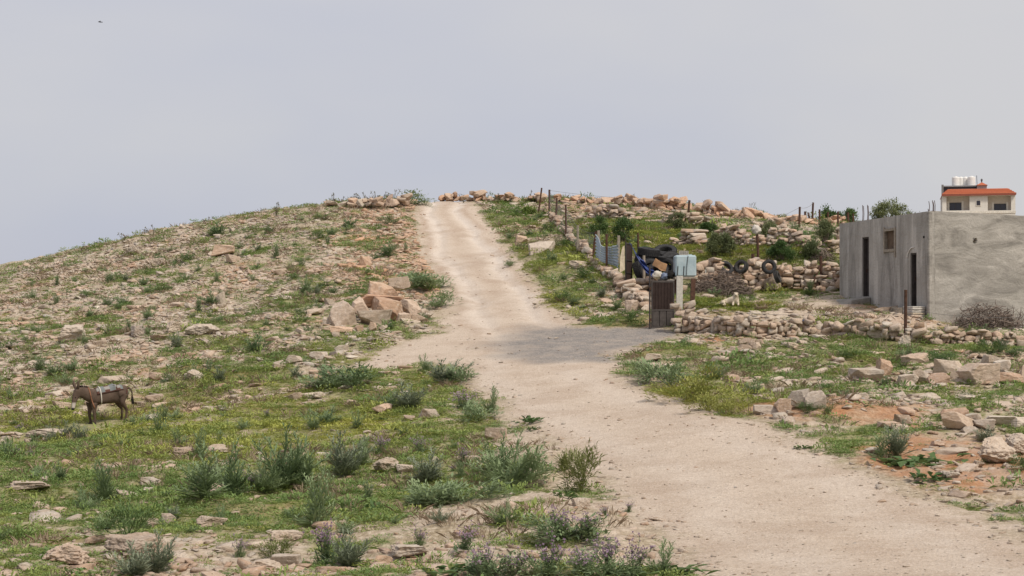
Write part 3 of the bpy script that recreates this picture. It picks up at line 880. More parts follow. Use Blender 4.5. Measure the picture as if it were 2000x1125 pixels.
def cover_green():
    P, RO, SC, TI = [], [], [], []
    # low herb mats
    x, y = sample(lambda q: 9 + 34 * np.exp(-(q - 15) / 26), 15, 116); F = field(x, y); n = len(x)
    p = F['green'] * (0.9 - 0.3 * F['rock']) + np.where(y > 58, 0.15, np.where(y > 44, 0.22, 0.08)) * (F['rd'] > 0.3) * np.where(F['sand'] > .4, 0.2, 1.0)
    keep = (rng.uniform(0, 1, n) < p) & clear(x, y)
    x, y = x[keep], y[keep]; n = len(x); s = np.exp(rng.normal(-0.15, 0.38, n)) * (0.75 + y / 85)
    tint = np.clip(F['yel'][keep] + rng.normal(size=n) * 0.2, 0, 1)
    rx, ry = tilt_rot(x, y)
    rot = np.stack([rx, ry, rng.uniform(0, 6.28, n)], 1)
    scatter('ground_herbs', np.stack([x, y, ground_h(x, y) - 0.01], 1), rot, np.stack([s, s, s * np.exp(rng.normal(0, 0.4, n))], 1),
            [herb('herb_mat', i, M['herb']) for i in range(5)], tint, 'low olive green herbs matted over the stony slope', 'ground cover')
    # grass
    x, y = sample(lambda q: 6 + 30 * np.exp(-(q - 15) / 22), 15, 112); F = field(x, y); n = len(x)
    fieldg = _blobs(GREEN_BLOBS[26:], x, y) * (y > 60)
    keep = (rng.uniform(0, 1, n) < F['green'] * 0.8 + 0.05 * (F['rd'] > 0.3)) & clear(x, y)
    x, y = x[keep], y[keep]; n = len(x); s = rng.uniform(0.45, 1.1, n) * (0.8 + y / 90)
    tint = np.clip(F['yel'][keep] + rng.normal(size=n) * 0.22, 0, 1)
    rot = np.stack([np.zeros(n), np.zeros(n), rng.uniform(0, 6.28, n)], 1)
    scatter('grass', np.stack([x, y, ground_h(x, y) - 0.01], 1), rot, np.stack([s, s, s * rng.uniform(0.5, 1.0, n)], 1),
            [tuft('grass_tuft', 50 + i, M['grass']) for i in range(5)], tint, 'short yellow green spring grass between the stones', 'grass')
    # taller meadow grass in the fenced plot and along the verges
    x, y = sample(lambda q: 14 + 0 * q, 33, 100, 0.22, 0.0); n = len(x)
    m = _blobs(MEADOW, x, y); F = field(x, y)
    keep = (rng.uniform(0, 1, n) < sstep(0.3, 0.7, m + (fbm2(x, y, 2, 3, 3) - .5) * 0.6)) & (F['rd'] > 0.2) & clear(x, y); x, y = x[keep], y[keep]; n = len(x)
    s = rng.uniform(0.8, 1.5, n)
    rot = np.stack([np.zeros(n), np.zeros(n), rng.uniform(0, 6.28, n)], 1)
    scatter('meadow_grass', np.stack([x, y, ground_h(x, y) - 0.02], 1), rot, np.stack([s * 1.3, s * 1.3, s * rng.uniform(0.8, 1.6, n)], 1),
            [tuft('meadow_tuft', 70 + i, M['grass'], 34, 0.13, 0.13, 0.014) for i in range(4)], np.clip(rng.normal(0.45, 0.28, n), 0, 1), 'tall yellow green grass filling the fenced plot', 'grass')
    # small dark rosettes dotted over the stony slopes
    x, y = sample(lambda q: 0.28 + 0.25 * sstep(50, 80, q), 22, 100); F = field(x, y); n = len(x)
    keep = (rng.uniform(0, 1, n) < 0.2 + 0.5 * F['green']) & (F['rd'] > 0.8) & (F['sand'] < 0.3) & clear(x, y); x, y = x[keep], y[keep]; n = len(x)
    s = np.exp(rng.normal(-1.35, 0.45, n)) * (0.8 + y / 120); rot = np.stack([rng.normal(size=n) * .1, rng.normal(size=n) * .1, rng.uniform(0, 6.28, n)], 1)
    scatter('undergrowth', np.stack([x, y, ground_h(x, y) - 0.01], 1), rot, np.stack([s * 1.5, s * 1.5, s], 1),
            [thistle('small_rosette', 210 + i, M['thistle'], 0.6, 4 + i, 0.9, 0.26) for i in range(3)] + [dome('small_bush', 220, M['dark'], 260, 0.4, 0.5, 0.14, 0.2)], np.zeros(n), 'small dark green rosettes dotted over the stony slopes', 'undergrowth')
    # dry brownish stalks
    x, y = sample(lambda q: 2.2 + 9 * np.exp(-(q - 15) / 25), 15, 116); F = field(x, y); n = len(x)
    keep = (rng.uniform(0, 1, n) < 0.45 * (F['rd'] > 0.5) * sstep(0.45, 0.65, fbm2(x, y, 3, 3, 47))) & clear(x, y); x, y = x[keep], y[keep]; n = len(x)
    s = rng.uniform(0.7, 1.4, n) * (0.8 + y / 90); rot = np.stack([np.zeros(n), np.zeros(n), rng.uniform(0, 6.28, n)], 1)
    scatter('dry_stalks', np.stack([x, y, ground_h(x, y) - 0.01], 1), rot, np.stack([s, s, s], 1),
            [tuft('dry_tuft', 90 + i, M['dry'], 16, 0.12, 0.2, 0.012) for i in range(3)], np.zeros(n), 'withered brown stalks among the green plants', 'dry grass')
MEADOW = [blob(*b) for b in ((1300,480,6,8),(1350,462,6,9),(1210,470,4,8),(1420,500,3,5),(1440,606,2.6,1.8),(1240,450,5,9),(1480,500,4,4),(1340,768,0.9,1.6))]

# ------------------------------------------------------------------ concrete building
M['plaster_side'] = None
def plaster(name, lo, hi, streak):
    k = NB(name, 0.93, 0.12)
    big = k.noise(0.55, 5, 0.6); mid = k.noise(2.2, 5, 0.65)
    s = k.noise(1.0, 5, 0.65, k.mapped((1.3, 1.3, 0.22) if streak else (0.5, 0.5, 1.6)), 0.8)
    c = k.ramp(big, (0.3, lo), (0.7, hi))
    c = k.mix(k.ramp(s, (0.34, 0.85), (0.5, 0.0)), c, tuple(x * 0.62 for x in lo))
    c = k.mix(k.ramp(s, (0.54, 0.0), (0.66, 0.7)), c, tuple(min(1, x * 1.35) for x in hi))
    c = k.mix(k.ramp(k.noise(14, 4, 0.7), (0.35, 0.35), (0.5, 0.0)), c, tuple(x * 0.7 for x in lo))
    tro = k.noise(1.3, 5, 0.62, k.mapped((1.0, 1.0, 1.8)), 0.9)
    k.bump(k.math('ADD', k.math('MULTIPLY', tro, 1.4), k.math('MULTIPLY', k.noise(12, 4, 0.7), 0.25)), 0.42, 0.09)
    return k.color(c)
M['plaster_side'] = plaster('raw_concrete', (0.31, 0.285, 0.25), (0.43, 0.40, 0.355), True)
M['plaster_front'] = plaster('trowelled_cement', (0.30, 0.275, 0.24), (0.41, 0.38, 0.335), False)
M['darkmetal'] = simple('dark_brown_metal', (0.045, 0.036, 0.032), 0.55, 0.4)
M['gatepaint'] = simple('brown_gate_paint', (0.048, 0.032, 0.027), 0.65, 0.15)
M['gategrey'] = simple('faded_gate_paint', (0.075, 0.064, 0.058), 0.65, 0.15)
M['rust'] = simple('rusty_steel', (0.085, 0.045, 0.030), 0.85, 0.2, 0.4, 9)
M['oldwood'] = simple('weathered_wood', (0.30, 0.255, 0.20), 0.9, 0.1, 0.3, 7)
M['cement'] = simple('cement_block', (0.52, 0.48, 0.42), 0.95, 0.1, 0.2, 8, bump=0.4)
M['cream'] = simple('cream_block', (0.46, 0.385, 0.285), 0.95, 0.1, 0.2, 8, bump=0.4)
M['black'] = simple('dark_interior', (0.02, 0.018, 0.016), 0.9, 0.1)
M['white'] = simple('white_plastic', (0.72, 0.70, 0.66), 0.5, 0.4, 0.1)
M['rubber'] = simple('worn_rubber', (0.028, 0.027, 0.027), 0.75, 0.3, 0.35, 12, bump=0.5)
M['dirtyrubber'] = simple('dusty_rubber', (0.05, 0.047, 0.044), 0.85, 0.2, 0.4, 9, bump=0.6)

HC = Vector((15.76, 58.0, 0.0)); HA = Vector((-1.51, 8.8, 0)).normalized(); HB = Vector((0.953, 0.30, 0)).normalized()
HLA, HLB, HTOP, HBOT = 8.93, 11.0, 7.63, 2.6
def hp(s, t, z): return HC + HA * s + HB * t + Vector((0, 0, z))
def side_s(px, py=500.0):
    k = ray(px, py)[0]; return (k * HC.y - HC.x) / (HA.x - k * HA.y)
def side_z(px, py):
    s = side_s(px, py); p = HC + HA * s; return EYE.z + ray(px, py)[1] * p.y
def front_t(px, py=500.0):
    k = ray(px, py)[0]; return (k * HC.y - HC.x) / (HB.x - k * HB.y)
def front_z(px, py):
    p = HC + HB * front_t(px, py); return EYE.z + ray(px, py)[1] * p.y

def concrete_house():
    h = thing('concrete_house', 'low raw concrete building with narrow dark doorways at the right edge', 'building', hp(0, 0, HBOT))
    o = hp(0, 0, HBOT)
    def tf(p): return hp(p.x, p.y, p.z - (0.024 * max(p.y, 0) if p.z > HTOP - 0.3 else 0)) - o
    d1 = (side_s(1790), side_s(1778)); z1 = (side_z(1783, 598), side_z(1783, 494))
    d2 = (side_s(1697), side_s(1684)); z2 = (side_z(1690, 579), side_z(1690, 463))
    w = (side_s(1748.5), side_s(1728.5)); wz = (side_z(1738, 489), side_z(1738, 450))
    # side wall: piers between the openings, lintels over and sills under them
    TH = 0.24; m = MB(); top = HTOP
    cols = [(0.0, d1[0], None), (d1[0], d1[1], z1), (d1[1], w[0], None), (w[0], w[1], wz), (w[1], d2[0], None), (d2[0], d2[1], z2), (d2[1], HLA, None)]
    for a, b, z in cols:
        if z is None: m.box(a, b, 0, TH, HBOT, top, tf)
        else:
            m.box(a, b, 0, TH, HBOT, z[0], tf); m.box(a, b, 0, TH, z[1], top, tf)
    m.build('side_wall', M['plaster_side'], h)
    # long face: with the pipe hole
    hx = front_t(1904, 469); hz = front_z(1904, 469); r = 0.085
    m = MB(); t0 = 0.0
    m.box(-0.004, TH, TH + 0.004, hx - r, HBOT, top, tf); m.box(-0.004, TH, hx + r, HLB, HBOT, top, tf)
    m.box(-0.004, TH, hx - r, hx + r, HBOT, hz - r, tf); m.box(-0.004, TH, hx - r, hx + r, hz + r, top, tf)
    m.build('front_wall', M['plaster_front'], h)
    m = MB(); m.box(HLA - TH, HLA, TH + 0.003, HLB, HBOT, top, tf); m.box(TH + 0.003, HLA - TH - 0.003, HLB - TH, HLB, HBOT, top, tf)
    m.build('rear_wall', M['plaster_side'], h)
    # corner rib: thicker rendered arris
    m = MB(); m.box(-0.03, 0.16, -0.03, 0.13, HBOT, top - 0.01, tf); m.build('corner_render', M['plaster_front'], h, bevel=0.03)
    # pipe stub sitting in the hole
    c = tf(Vector((-0.02, hx, hz))); m = MB()
    ax = HA
    m.tube([c + ax * -0.03, c + ax * 0.2], 0.078, 14, False); m.tube([c + ax * 0.2, c + ax * -0.03], 0.058, 14, False)
    m.build('pipe_stub', M['cement'], h)
    # roof slab, edge slightly uneven
    g = np.random.default_rng(4); v = []; f = []
    N = 26
    ring = [(0.2 + (HLA - 0.4) * i / N, 0.2) for i in range(N + 1)] + [(HLA - 0.2, 0.2 + (HLB - 0.4) * i / N) for i in range(1, N + 1)] + \
           [(HLA - 0.2 - (HLA - 0.4) * i / N, HLB - 0.2) for i in range(1, N + 1)] + [(0.2, HLB - 0.2 - (HLB - 0.4) * i / N) for i in range(1, N)]
    n = len(ring)
    for a, b in ring: v.append(tf(Vector((a, b, top - 0.2))))
    for a, b in ring: v.append(tf(Vector((a + g.normal() * 0.006, b + g.normal() * 0.006, HTOP + 0.012 + abs(g.normal()) * 0.014))))
    for i in range(n): f.append([i, (i + 1) % n, n + (i + 1) % n, n + i])
    f.append(list(range(n))[::-1]); f.append([n + i for i in range(n)])
    mb = MB(); mb.v = v; mb.f = f; mb.build('roof_slab', M['plaster_front'], h)
    # doors: dark steel leaves set deep in the openings, with frames
    for dd, zz in ((d1, z1), (d2, z2)):
        m = MB(); m.box(dd[0] + 0.03, dd[1] - 0.03, TH - 0.05, TH - 0.01, zz[0] + 0.01, zz[1] - 0.03, tf); dr = m.build('door', M['darkmetal'], h)
        m = MB(); m.box(dd[0] + 0.001, dd[0] + 0.05, 0.05, TH - 0.06, zz[0] + 0.005, zz[1] - 0.005, tf); m.box(dd[1] - 0.05, dd[1] - 0.001, 0.05, TH - 0.06, zz[0] + 0.005, zz[1] - 0.005, tf)
        m.box(dd[0] + 0.05, dd[1] - 0.05, 0.05, TH - 0.06, zz[1] - 0.06, zz[1] - 0.005, tf); m.build('frame', M['gategrey'], dr)
        m = MB(); mid = dd[1] - 0.12; m.box(mid, mid + 0.03, TH - 0.09, TH - 0.05, zz[0] + 1.0, zz[0] + 1.14, tf); m.build('handle', M['rust'], dr)
    # window: timber frame standing proud, boarded
    m = MB(); a, b = w; z0, z9 = wz
    m.box(a - 0.08, a + 0.03, -0.045, 0.1, z0 - 0.28, z9 + 0.1, tf); m.box(b - 0.03, b + 0.08, -0.045, 0.1, z0 - 0.1, z9 + 0.14, tf)
    m.box(a + 0.032, b - 0.032, -0.04, 0.1, z9 - 0.02, z9 + 0.08, tf); m.box(a + 0.032, b - 0.032, -0.055, 0.1, z0 - 0.06, z0 + 0.05, tf)
    wf = m.build('window_frame', M['oldwood'], h)
    mw = simple('brown_window_board', (0.13, 0.09, 0.06), 0.8, 0.2)
    ww = (b - a - 0.08) / 2
    for i in range(2):
        m = MB(); m.box(a + 0.035 + i * (ww + 0.01), a + 0.035 + i * (ww + 0.01) + ww, 0.1, 0.13, z0 + 0.055, z9 - 0.025, tf); m.build('board', mw, wf)
    # small vent hole, its dark inside painted as a solid black plug; cable conduit curling over the near door
    m = MB(); c = tf(Vector((side_s(1805), -0.02, side_z(1805, 463)))); m.tube([c, c + HB * 0.05], 0.05, 10); m.build('vent', M['black'], h)
    pts = []
    for px, py in ((1773, 502), (1774, 496), (1777, 489), (1781, 484), (1785.5, 482.5)):
        pts.append(tf(Vector((side_s(px), -0.03, side_z(px, py)))))
    m = MB(); m.tube(pts, 0.022, 7); m.build('conduit', M['white'], h)
    # starter bars left standing on the roof corner
    for px, y0, y1 in ((1818, 391, 413), (1825, 389, 413), (1826.5, 392, 413), (1829, 389, 413), (1811, 409, 414), (1813, 407, 414)):
        t = max(front_t(px), 0.03); p = tf(Vector((0.12, t, HTOP - 0.04))); m = MB(); L = (y1 - y0) / 3000 * 58.3
        m.tube([p, p + Vector((0.01, 0, L * 0.6)), p + Vector((-0.015, 0.01, L))], 0.013, 5); m.build('rebar', M['rust'], h)
    for px, y0 in ((1680, 395), (1682, 397), (1689.5, 396), (1691, 398)):
        s = side_s(px); p = tf(Vector((s, 0.12, HTOP - 0.04))); L = (428 - y0) / 3000 * 64.4; m = MB()
        m.tube([p, p + Vector((0.015, 0, L * 0.5)), p + Vector((0.0, 0.01, L))], 0.014, 5); m.build('rebar', M['rust'], h)
    return h
concrete_house()

# steps at the near doorway and the ramp at the far one, block kerb beside
def doorway_steps():
    s0, s1 = side_s(1811), side_s(1787); zt = side_z(1783, 598); p0 = hp(0, 0, 0)
    base = hp((s0 + s1) / 2, -0.32, 0); zg = gz(base.x, base.y) - 0.1
    t = thing('step_stack', 'stack of pale slabs serving as a step below the near doorway', 'steps', (base.x, base.y, zg))
    n = 8; hh = (zt - zg) / n; g = np.random.default_rng(2)
    for i in range(n):
        m = MB(); j = g.normal() * 0.012
        m.box(-0.44 + j, 0.44 + j, -0.27, 0.27, i * hh + 0.004, (i + 1) * hh - 0.008, lambda p: HA * p.x + HB * p.y + Vector((0, 0, p.z)))
        m.build('slab', M['cement'] if i != 3 else M['cream'], t, bevel=0.012)
    a = hp(side_s(1790), -0.5, 0); zz = gz(a.x, a.y) - 0.08
    w = thing('block_kerb', 'low kerb of cream blocks against the concrete building', 'wall', (a.x, a.y, zz))
    L = abs(side_s(1728) - side_s(1766)) ; nb = 4
    for r in range(2):
        for i in range(nb):
            m = MB(); x0 = i * L / nb + (0.0 if r == 0 else 0.05)
            m.box(x0 + 0.006, x0 + L / nb - 0.006, -0.12, 0.12, r * 0.24 + 0.003, r * 0.24 + 0.234, lambda p: HA * p.x + HB * p.y + Vector((0, 0, p.z)))
            m.build('block', M['cream'], w, bevel=0.01)
    a = hp(side_s(1672), -0.55, 0); zz = gz(a.x, a.y)
    r = MB(); top = side_z(1690, 580)
    s_ = [side_s(1660), side_s(1701)]
    b = [hp(s_[1], -0.02, zz - 0.4), hp(s_[1], -1.1, zz - 0.4), hp(s_[0], -1.1, zz - 0.4), hp(s_[0], -0.02, zz - 0.4),
         hp(s_[1], -0.02, top), hp(s_[1], -0.9, top - 0.12), hp(s_[0], -1.0, zz + 0.05), hp(s_[0], -0.02, zz + 0.1)]
    r.v = b; r.f = [[0, 1, 2, 3], [4, 7, 6, 5], [0, 4, 5, 1], [1, 5, 6, 2], [2, 6, 7, 3], [3, 7, 4, 0]]
    tag(r.build('concrete_ramp', M['plaster_front'], None, bevel=0.03), 'rough concrete ramp up to the far doorway', 'ramp')
doorway_steps()

# ------------------------------------------------------------------ far villa with red roof
def villa():
    Y = 270.0; o = at(1911, 418, Y); k = Y / FPX
    def X(px): return (px - 1911) * k
    def Z(py): return (418 - py) * k
    h = thing('red_roofed_villa', 'cream villa with orange tiled roof and two recessed balconies behind the concrete building', 'building', o, R(-14))
    stone = simple('cream_stone_cladding', (0.66, 0.62, 0.55), 0.85, 0.2, 0.08, 3)
    inner = simple('cream_render', (0.52, 0.46, 0.385), 0.9, 0.1, 0.08, 3)
    tile = simple('orange_roof_tile', (0.40, 0.115, 0.055), 0.85, 0.2, 0.18, 5)
    grey = simple('dark_grey_render', (0.10, 0.095, 0.10), 0.9, 0.1)
    glass = NB('dark_window_glass', 0.12, 0.5).color((0.03, 0.028, 0.035))
    D = 11.0; xl, xr = X(1843), X(1980); zb = -7.0; ze = Z(378.5)
    rec = ((X(1851), X(1894.5), Z(410.5), Z(381.5)), (X(1928.5), X(1972), Z(411.5), Z(382.5)))
    m = MB(); T = 1.5
    m.box(xl, rec[0][0], 0, T, zb, ze); m.box(rec[0][1], rec[1][0], 0, T, zb, ze); m.box(rec[1][1], xr, 0, T, zb, ze)
    for a, b, z0, z1 in rec: m.box(a, b, 0, T, zb, z0); m.box(a, b, 0, T, z1, ze)
    m.box(xl, xr, T + 0.3, D, zb, ze)
    m.build('wall', stone, h)
    for (a, b, z0, z1), (wa, wb, wz0, wz1) in zip(rec, ((X(1857), X(1880), Z(410), Z(394)), (X(1941), X(1964), Z(411), Z(397.5)))):
        m = MB(); m.box(a - 0.2, b + 0.2, T + 0.003, T + 0.28, z0 - 0.2, z1 + 0.1); bal = m.build('balcony_recess', inner, h)
        m = MB(); m.box(wa, wb, T - 0.06, T, wz0, wz1); wd = m.build('window', M['darkmetal'], h)
        mid = (wa + wb) / 2
        for q0, q1 in ((wa + 0.1, mid - 0.05), (mid + 0.05, wb - 0.1)):
            m = MB(); m.box(q0, q1, T - 0.09, T - 0.063, wz0 + 0.05, wz1 - 0.12); m.build('pane', glass, wd)
        for fx in ((wa - 0.35, wa - 0.01), (wb + 0.01, wb + 0.35)):
            m = MB(); m.box(fx[0], fx[1], T - 0.05, T - 0.002, wz0, wz1 + 0.25); m.build('surround', stone, wd)
    a, b, z0, z1 = X(1907.5), X(1914.5), Z(401), Z(392)
    m = MB(); m.box(a - 0.14, b + 0.14, -0.08, -0.003, z0 - 0.14, z1 + 0.14); wd = m.build('window', simple('white_stone_surround', (0.68, 0.63, 0.55)), h)
    m = MB(); m.box(a, b, -0.11, -0.083, z0, z1); m.build('pane', glass, wd)
    m = MB(); m.box(xl - 0.05, xr + 0.05, -0.1, -0.003, Z(418) + 0.1, Z(412.5)); m.build('stone_band', simple('pale_stone_band', (0.66, 0.61, 0.52)), h)
    # hipped tile skirt, in four courses
    z0r, z1r = Z(379.5), Z(367.5); n = 4
    for i in range(n):
        t0, t1 = i / n, (i + 1) / n; m = MB()
        def e(t, dz): 
            return [Vector((X(1842) + (X(1855) - X(1842)) * t, -0.5 + 2.6 * t, z0r + (z1r - z0r) * t + dz)), Vector((X(1981.5) + (X(1967) - X(1981.5)) * t, -0.5 + 2.6 * t, z0r + (z1r - z0r) * t + dz))]
        a0 = e(t0, 0.17); a1 = e(t1 + 0.03, 0.04); b0 = e(t0, -0.02); b1 = e(t1 + 0.03, -0.08)
        m.v = a0 + a1 + b0 + b1; m.f = [[0, 1, 3, 2], [4, 6, 7, 5], [0, 4, 5, 1], [2, 3, 7, 6], [0, 2, 6, 4], [1, 5, 7, 3]]
        m.build('tile_course', tile, h)
    m = MB(); m.box(X(1842), X(1981), -0.52, -0.4, z0r - 0.25, z0r + 0.06); m.build('eave', simple('dark_red_eave', (0.24, 0.075, 0.05)), h)
    for sx, ax in ((X(1842), X(1855)), (X(1981.5), X(1967))):
        m = MB(); m.v = [Vector((sx, -0.5, z0r)), Vector((sx, D, z0r)), Vector((ax, D, z1r)), Vector((ax, 2.1, z1r))]; m.f = [[0, 1, 2, 3]]
        v2 = [p + Vector((0, 0, -0.12)) for p in m.v]; m.v += v2; m.f += [[7, 6, 5, 4], [0, 4, 5, 1], [1, 5, 6, 2], [2, 6, 7, 3], [3, 7, 4, 0]]
        m.build('hip_side', tile, h)
    m = MB(); m.box(X(1846), X(1925), 3.6, D - 0.5, Z(380), Z(361)); m.build('roof_storey', grey, h)
    m = MB(); m.box(X(1845), X(1910), 3.2, D - 0.4, Z(361) + 0.003, Z(360) + 0.12); m.build('parapet_cap', simple('lighter_grey_cap', (0.30, 0.29, 0.29)), h)
    m = MB(); m.box(X(1842.5), X(1846.5), 2.6, 3.2, Z(410), Z(357)); m.build('corner_pier', simple('mid_grey_pier', (0.19, 0.185, 0.18)), h)
    m = MB(); m.box(X(1910), X(1928.5), 2.2, 4.4, Z(368) - 0.1, Z(359.5)); cu = m.build('cupola', simple('warm_grey_render', (0.36, 0.30, 0.28)), h)
    a, b = X(1908.5), X(1930); c = (a + b) / 2; zz = Z(360); m = MB()
    m.v = [Vector((a, 1.9, zz)), Vector((b, 1.9, zz)), Vector((b, 4.7, zz)), Vector((a, 4.7, zz)), Vector((c, 3.3, Z(353)))]
    m.f = [[0, 1, 4], [1, 2, 4], [2, 3, 4], [3, 0, 4], [3, 2, 1, 0]]; m.build('cupola_roof', tile, cu)
    m = MB(); m.lathe([(0.0, 0), (0.14, 0.05), (0.1, 0.2), (0.2, 0.42), (0.12, 0.6), (0, 0.68)], 10, lambda p: p + Vector((c, 3.3, Z(353.4)))); m.build('finial', grey, cu)
    m = MB(); p = Vector((X(1912), 5, Z(368))); m.tube([p, p + Vector((-0.05, 0, 1.2)), p + Vector((-0.12, 0, 2.7))], 0.05, 6); m.build('aerial', grey, h)
    # roof water tanks: resting on the roof storey
    for px, lab, yy in ((1870.5, 'leftmost white water tank on the villa roof', 4.6), (1880.5, 'second white water tank from the left on the villa roof', 5.6),
                        (1889.5, 'third white water tank from the left on the villa roof', 5.6), (1900.5, 'rightmost white water tank on the villa roof', 4.6)):
        r = 0.65 * (1.05 if px in (1870.5, 1900.5) else 0.9)
        t = thing('water_tank', lab, 'water tank', o + Matrix.Rotation(R(-14), 3, 'Z') @ Vector((X(px), yy, Z(360) + 0.125)), 0, 'white tanks on the villa roof')
        m = MB(); H = 1.55
        prof = [(0, 0), (r, 0)]
        for q in range(6): prof += [(r, 0.05 + q * H / 6), (r * 1.02, 0.12 + q * H / 6), (r, 0.19 + q * H / 6)]
        prof += [(r * 0.97, H), (r * 0.55, H + 0.1), (0, H + 0.12)]
        m.lathe(prof, 20); m.build('drum', M['white'], t, True)
        m = MB(); m.lathe([(0, H + 0.1), (0.22, H + 0.1), (0.22, H + 0.2), (0, H + 0.21)], 14); m.build('lid', M['white'], t, True)
villa()

# ------------------------------------------------------------------ dry-stone walls: every stone its own piece
def wall_path(pix, n=160):
    P = [G(*p) for p in pix]
    P = np.array([[p.x, p.y] for p in P]); d = np.concatenate([[0], np.cumsum(np.linalg.norm(np.diff(P, axis=0), axis=1))])
    s = np.linspace(0, d[-1], n)
    return s, np.interp(s, d, P[:, 0]), np.interp(s, d, P[:, 1])
def stone_wall(name, label, pix, height, cw, chh, thick, seed, limit=290, tint=0.15, cat='wall', ragged=0.25, lean=0.0, kinds=None, tumble=0.08):
    g = np.random.default_rng(seed); s, xs, ys = wall_path(pix); L = s[-1]
    zs = ground_h(xs, ys)
    o = Vector((float(xs[0]), float(ys[0]), float(zs[0])))
    t = thing(name, label, cat, o)
    nb = max(8, int(L / 0.05)); top = np.zeros(nb); ks = kinds or STONE
    n = 0; hgt = height if callable(height) else (lambda q: height)
    for c in range(14):
        q = -g.uniform(0, cw[1]) * 0.5
        while q < L and n < limit:
            big = g.uniform() < 0.10
            w = g.uniform(*cw) * (1.5 if big else 1.0); hh = g.uniform(*chh) * (1.6 if big else 1.0)
            a, b = int(max(q, 0) / 0.05), int(min(q + w, L - 0.001) / 0.05) + 1
            zb = float(np.mean(top[a:b])) if b > a else 9
            tgt = hgt((q + w / 2) / L)
            if zb + hh * 0.6 <= tgt * (1 + ragged * (g.uniform() - 0.5)):
                qq = min(max(q + w / 2, 0), L); x = float(np.interp(qq, s, xs)); y = float(np.interp(qq, s, ys)); z = float(np.interp(qq, s, zs))
                x2 = float(np.interp(min(qq + 0.2, L), s, xs)); y2 = float(np.interp(min(qq + 0.2, L), s, ys)); x1 = float(np.interp(max(qq - 0.2, 0), s, xs)); y1 = float(np.interp(max(qq - 0.2, 0), s, ys))
                an = math.atan2(y2 - y1, x2 - x1); px_, py_ = -math.sin(an), math.cos(an)
                me = ks[g.integers(len(ks))]; j = g.normal() * thick * 0.10 + lean * zb
                dz = (me['h'] if 'h' in me else 0.6)
                ob = link('stone', me, t, Vector((x + px_ * j, y + py_ * j, z + zb - 0.03)) - o,
                          (g.normal() * tumble, g.normal() * tumble, an + g.normal() * 0.14 + (math.pi if g.uniform() < .5 else 0)), (w * 0.98, thick * g.uniform(0.65, 1.2), hh * 1.06 / dz))
                ob['tint'] = float(np.clip(g.normal(tint, 0.16), 0, 1)); n += 1
                top[a:b] = np.maximum(top[a:b] * 0.25 + (zb + hh * 0.92) * 0.75, zb + hh * 0.6)
            q += w * 0.96
    return t
for me in STONE + SMALL + FLAT + ROCK:
    co = np.empty(len(me.vertices) * 3, np.float32); me.vertices.foreach_get('co', co); co = co.reshape(-1, 3)
    me['h'] = float(co[:, 2].max()); me['w'] = float(np.ptp(co[:, 0])); me['d'] = float(np.ptp(co[:, 1]))

stone_wall('dry_stone_wall', 'long low dry-stone wall in front of the concrete building', [(1352,652),(1400,655),(1450,657),(1500,656),(1600,656),(1700,662),(1800,670),(1900,675),(2000,680),(2110,686)],
           lambda q: 0.55 - 0.12 * q + 0.10 * math.sin(q * 23) * math.sin(q * 61), (0.16, 0.50), (0.10, 0.27), 0.45, 11, 295, 0.22, ragged=0.5, tumble=0.2)
stone_wall('stone_pillar', 'stubby rough stone pillar ending the wall beside the brown gate', [(1318,650),(1351,650)], 1.06, (0.24, 0.42), (0.18, 0.28), 0.55, 12, 60, 0.15)
stone_wall('climbing_wall', 'tumbledown stone wall climbing the slope beneath the wire fence', [(1262,610),(1248,592),(1225,572),(1200,548),(1178,532),(1160,518),(1140,494),(1122,474),(1105,458),(1090,441),(1078,424),(1070,414)],
           lambda q: 0.30 + 0.10 * math.sin(q * 31), (0.22, 0.6), (0.13, 0.28), 0.55, 13, 295, 0.3, ragged=0.6, tumble=0.2)
stone_wall('rear_yard_wall', 'uneven stone retaining wall with old tyres leaning on it behind the yard', [(1362,566),(1400,568),(1450,568),(1500,567),(1560,567),(1600,568),(1645,568)],
           lambda q: 1.05 + 0.2 * math.sin(q * 17), (0.18, 0.62), (0.12, 0.34), 0.7, 14, 295, 0.35, ragged=0.5, lean=0.25, tumble=0.2)
stone_wall('terrace_wall', 'coursed stone terrace wall across the middle of the green plot', [(1408,478),(1450,480),(1490,482),(1540,486),(1600,490),(1645,494)], lambda q: 0.62 + 0.22 * math.sin(q * 13), (0.2, 0.6), (0.11, 0.25), 0.6, 15, 260, 0.3, ragged=0.6, tumble=0.15)
stone_wall('upper_terrace_wall', 'broken upper stone terrace wall just below the rocky crest', [(1150,424),(1200,428),(1260,436),(1330,440),(1400,447),(1470,454),(1540,460),(1645,466)], lambda q: 0.4 + 0.28 * math.sin(q * 19), (0.25, 0.7), (0.14, 0.28), 0.7, 16, 260, 0.3, ragged=0.9, tumble=0.2)
stone_wall('stone_clearance_heap', 'small isolated heap of flat stones in the green plot', [(1322,478),(1345,478),(1382,479)], lambda q: 0.75 * math.sin(math.pi * min(max(q, 0.12), 0.88)), (0.3, 0.6), (0.14, 0.24), 1.0, 17, 60, 0.25, 'rock heap', 0.5)
def ridge(name, label, pix, h, seed, limit, tint, cw=(0.32, 0.95), ch=(0.2, 0.46)):
    return stone_wall(name, label, pix, h, cw, ch, 1.2, seed, limit, tint, 'rock bank', 1.0, 0, ROCK, 0.3)
ridge('skyline_boulder_bank', 'jumbled bank of orange boulders along the right skyline', [(1085,397),(1130,398),(1180,401),(1240,406),(1300,409),(1350,412),(1400,420),(1450,425),(1500,430),(1560,436),(1640,441)],
      lambda q: 0.30 + 0.30 * max(0, math.sin((q - 0.12) * 6.5)) + 0.15 * math.sin(q * 40), 18, 280, 0.62)
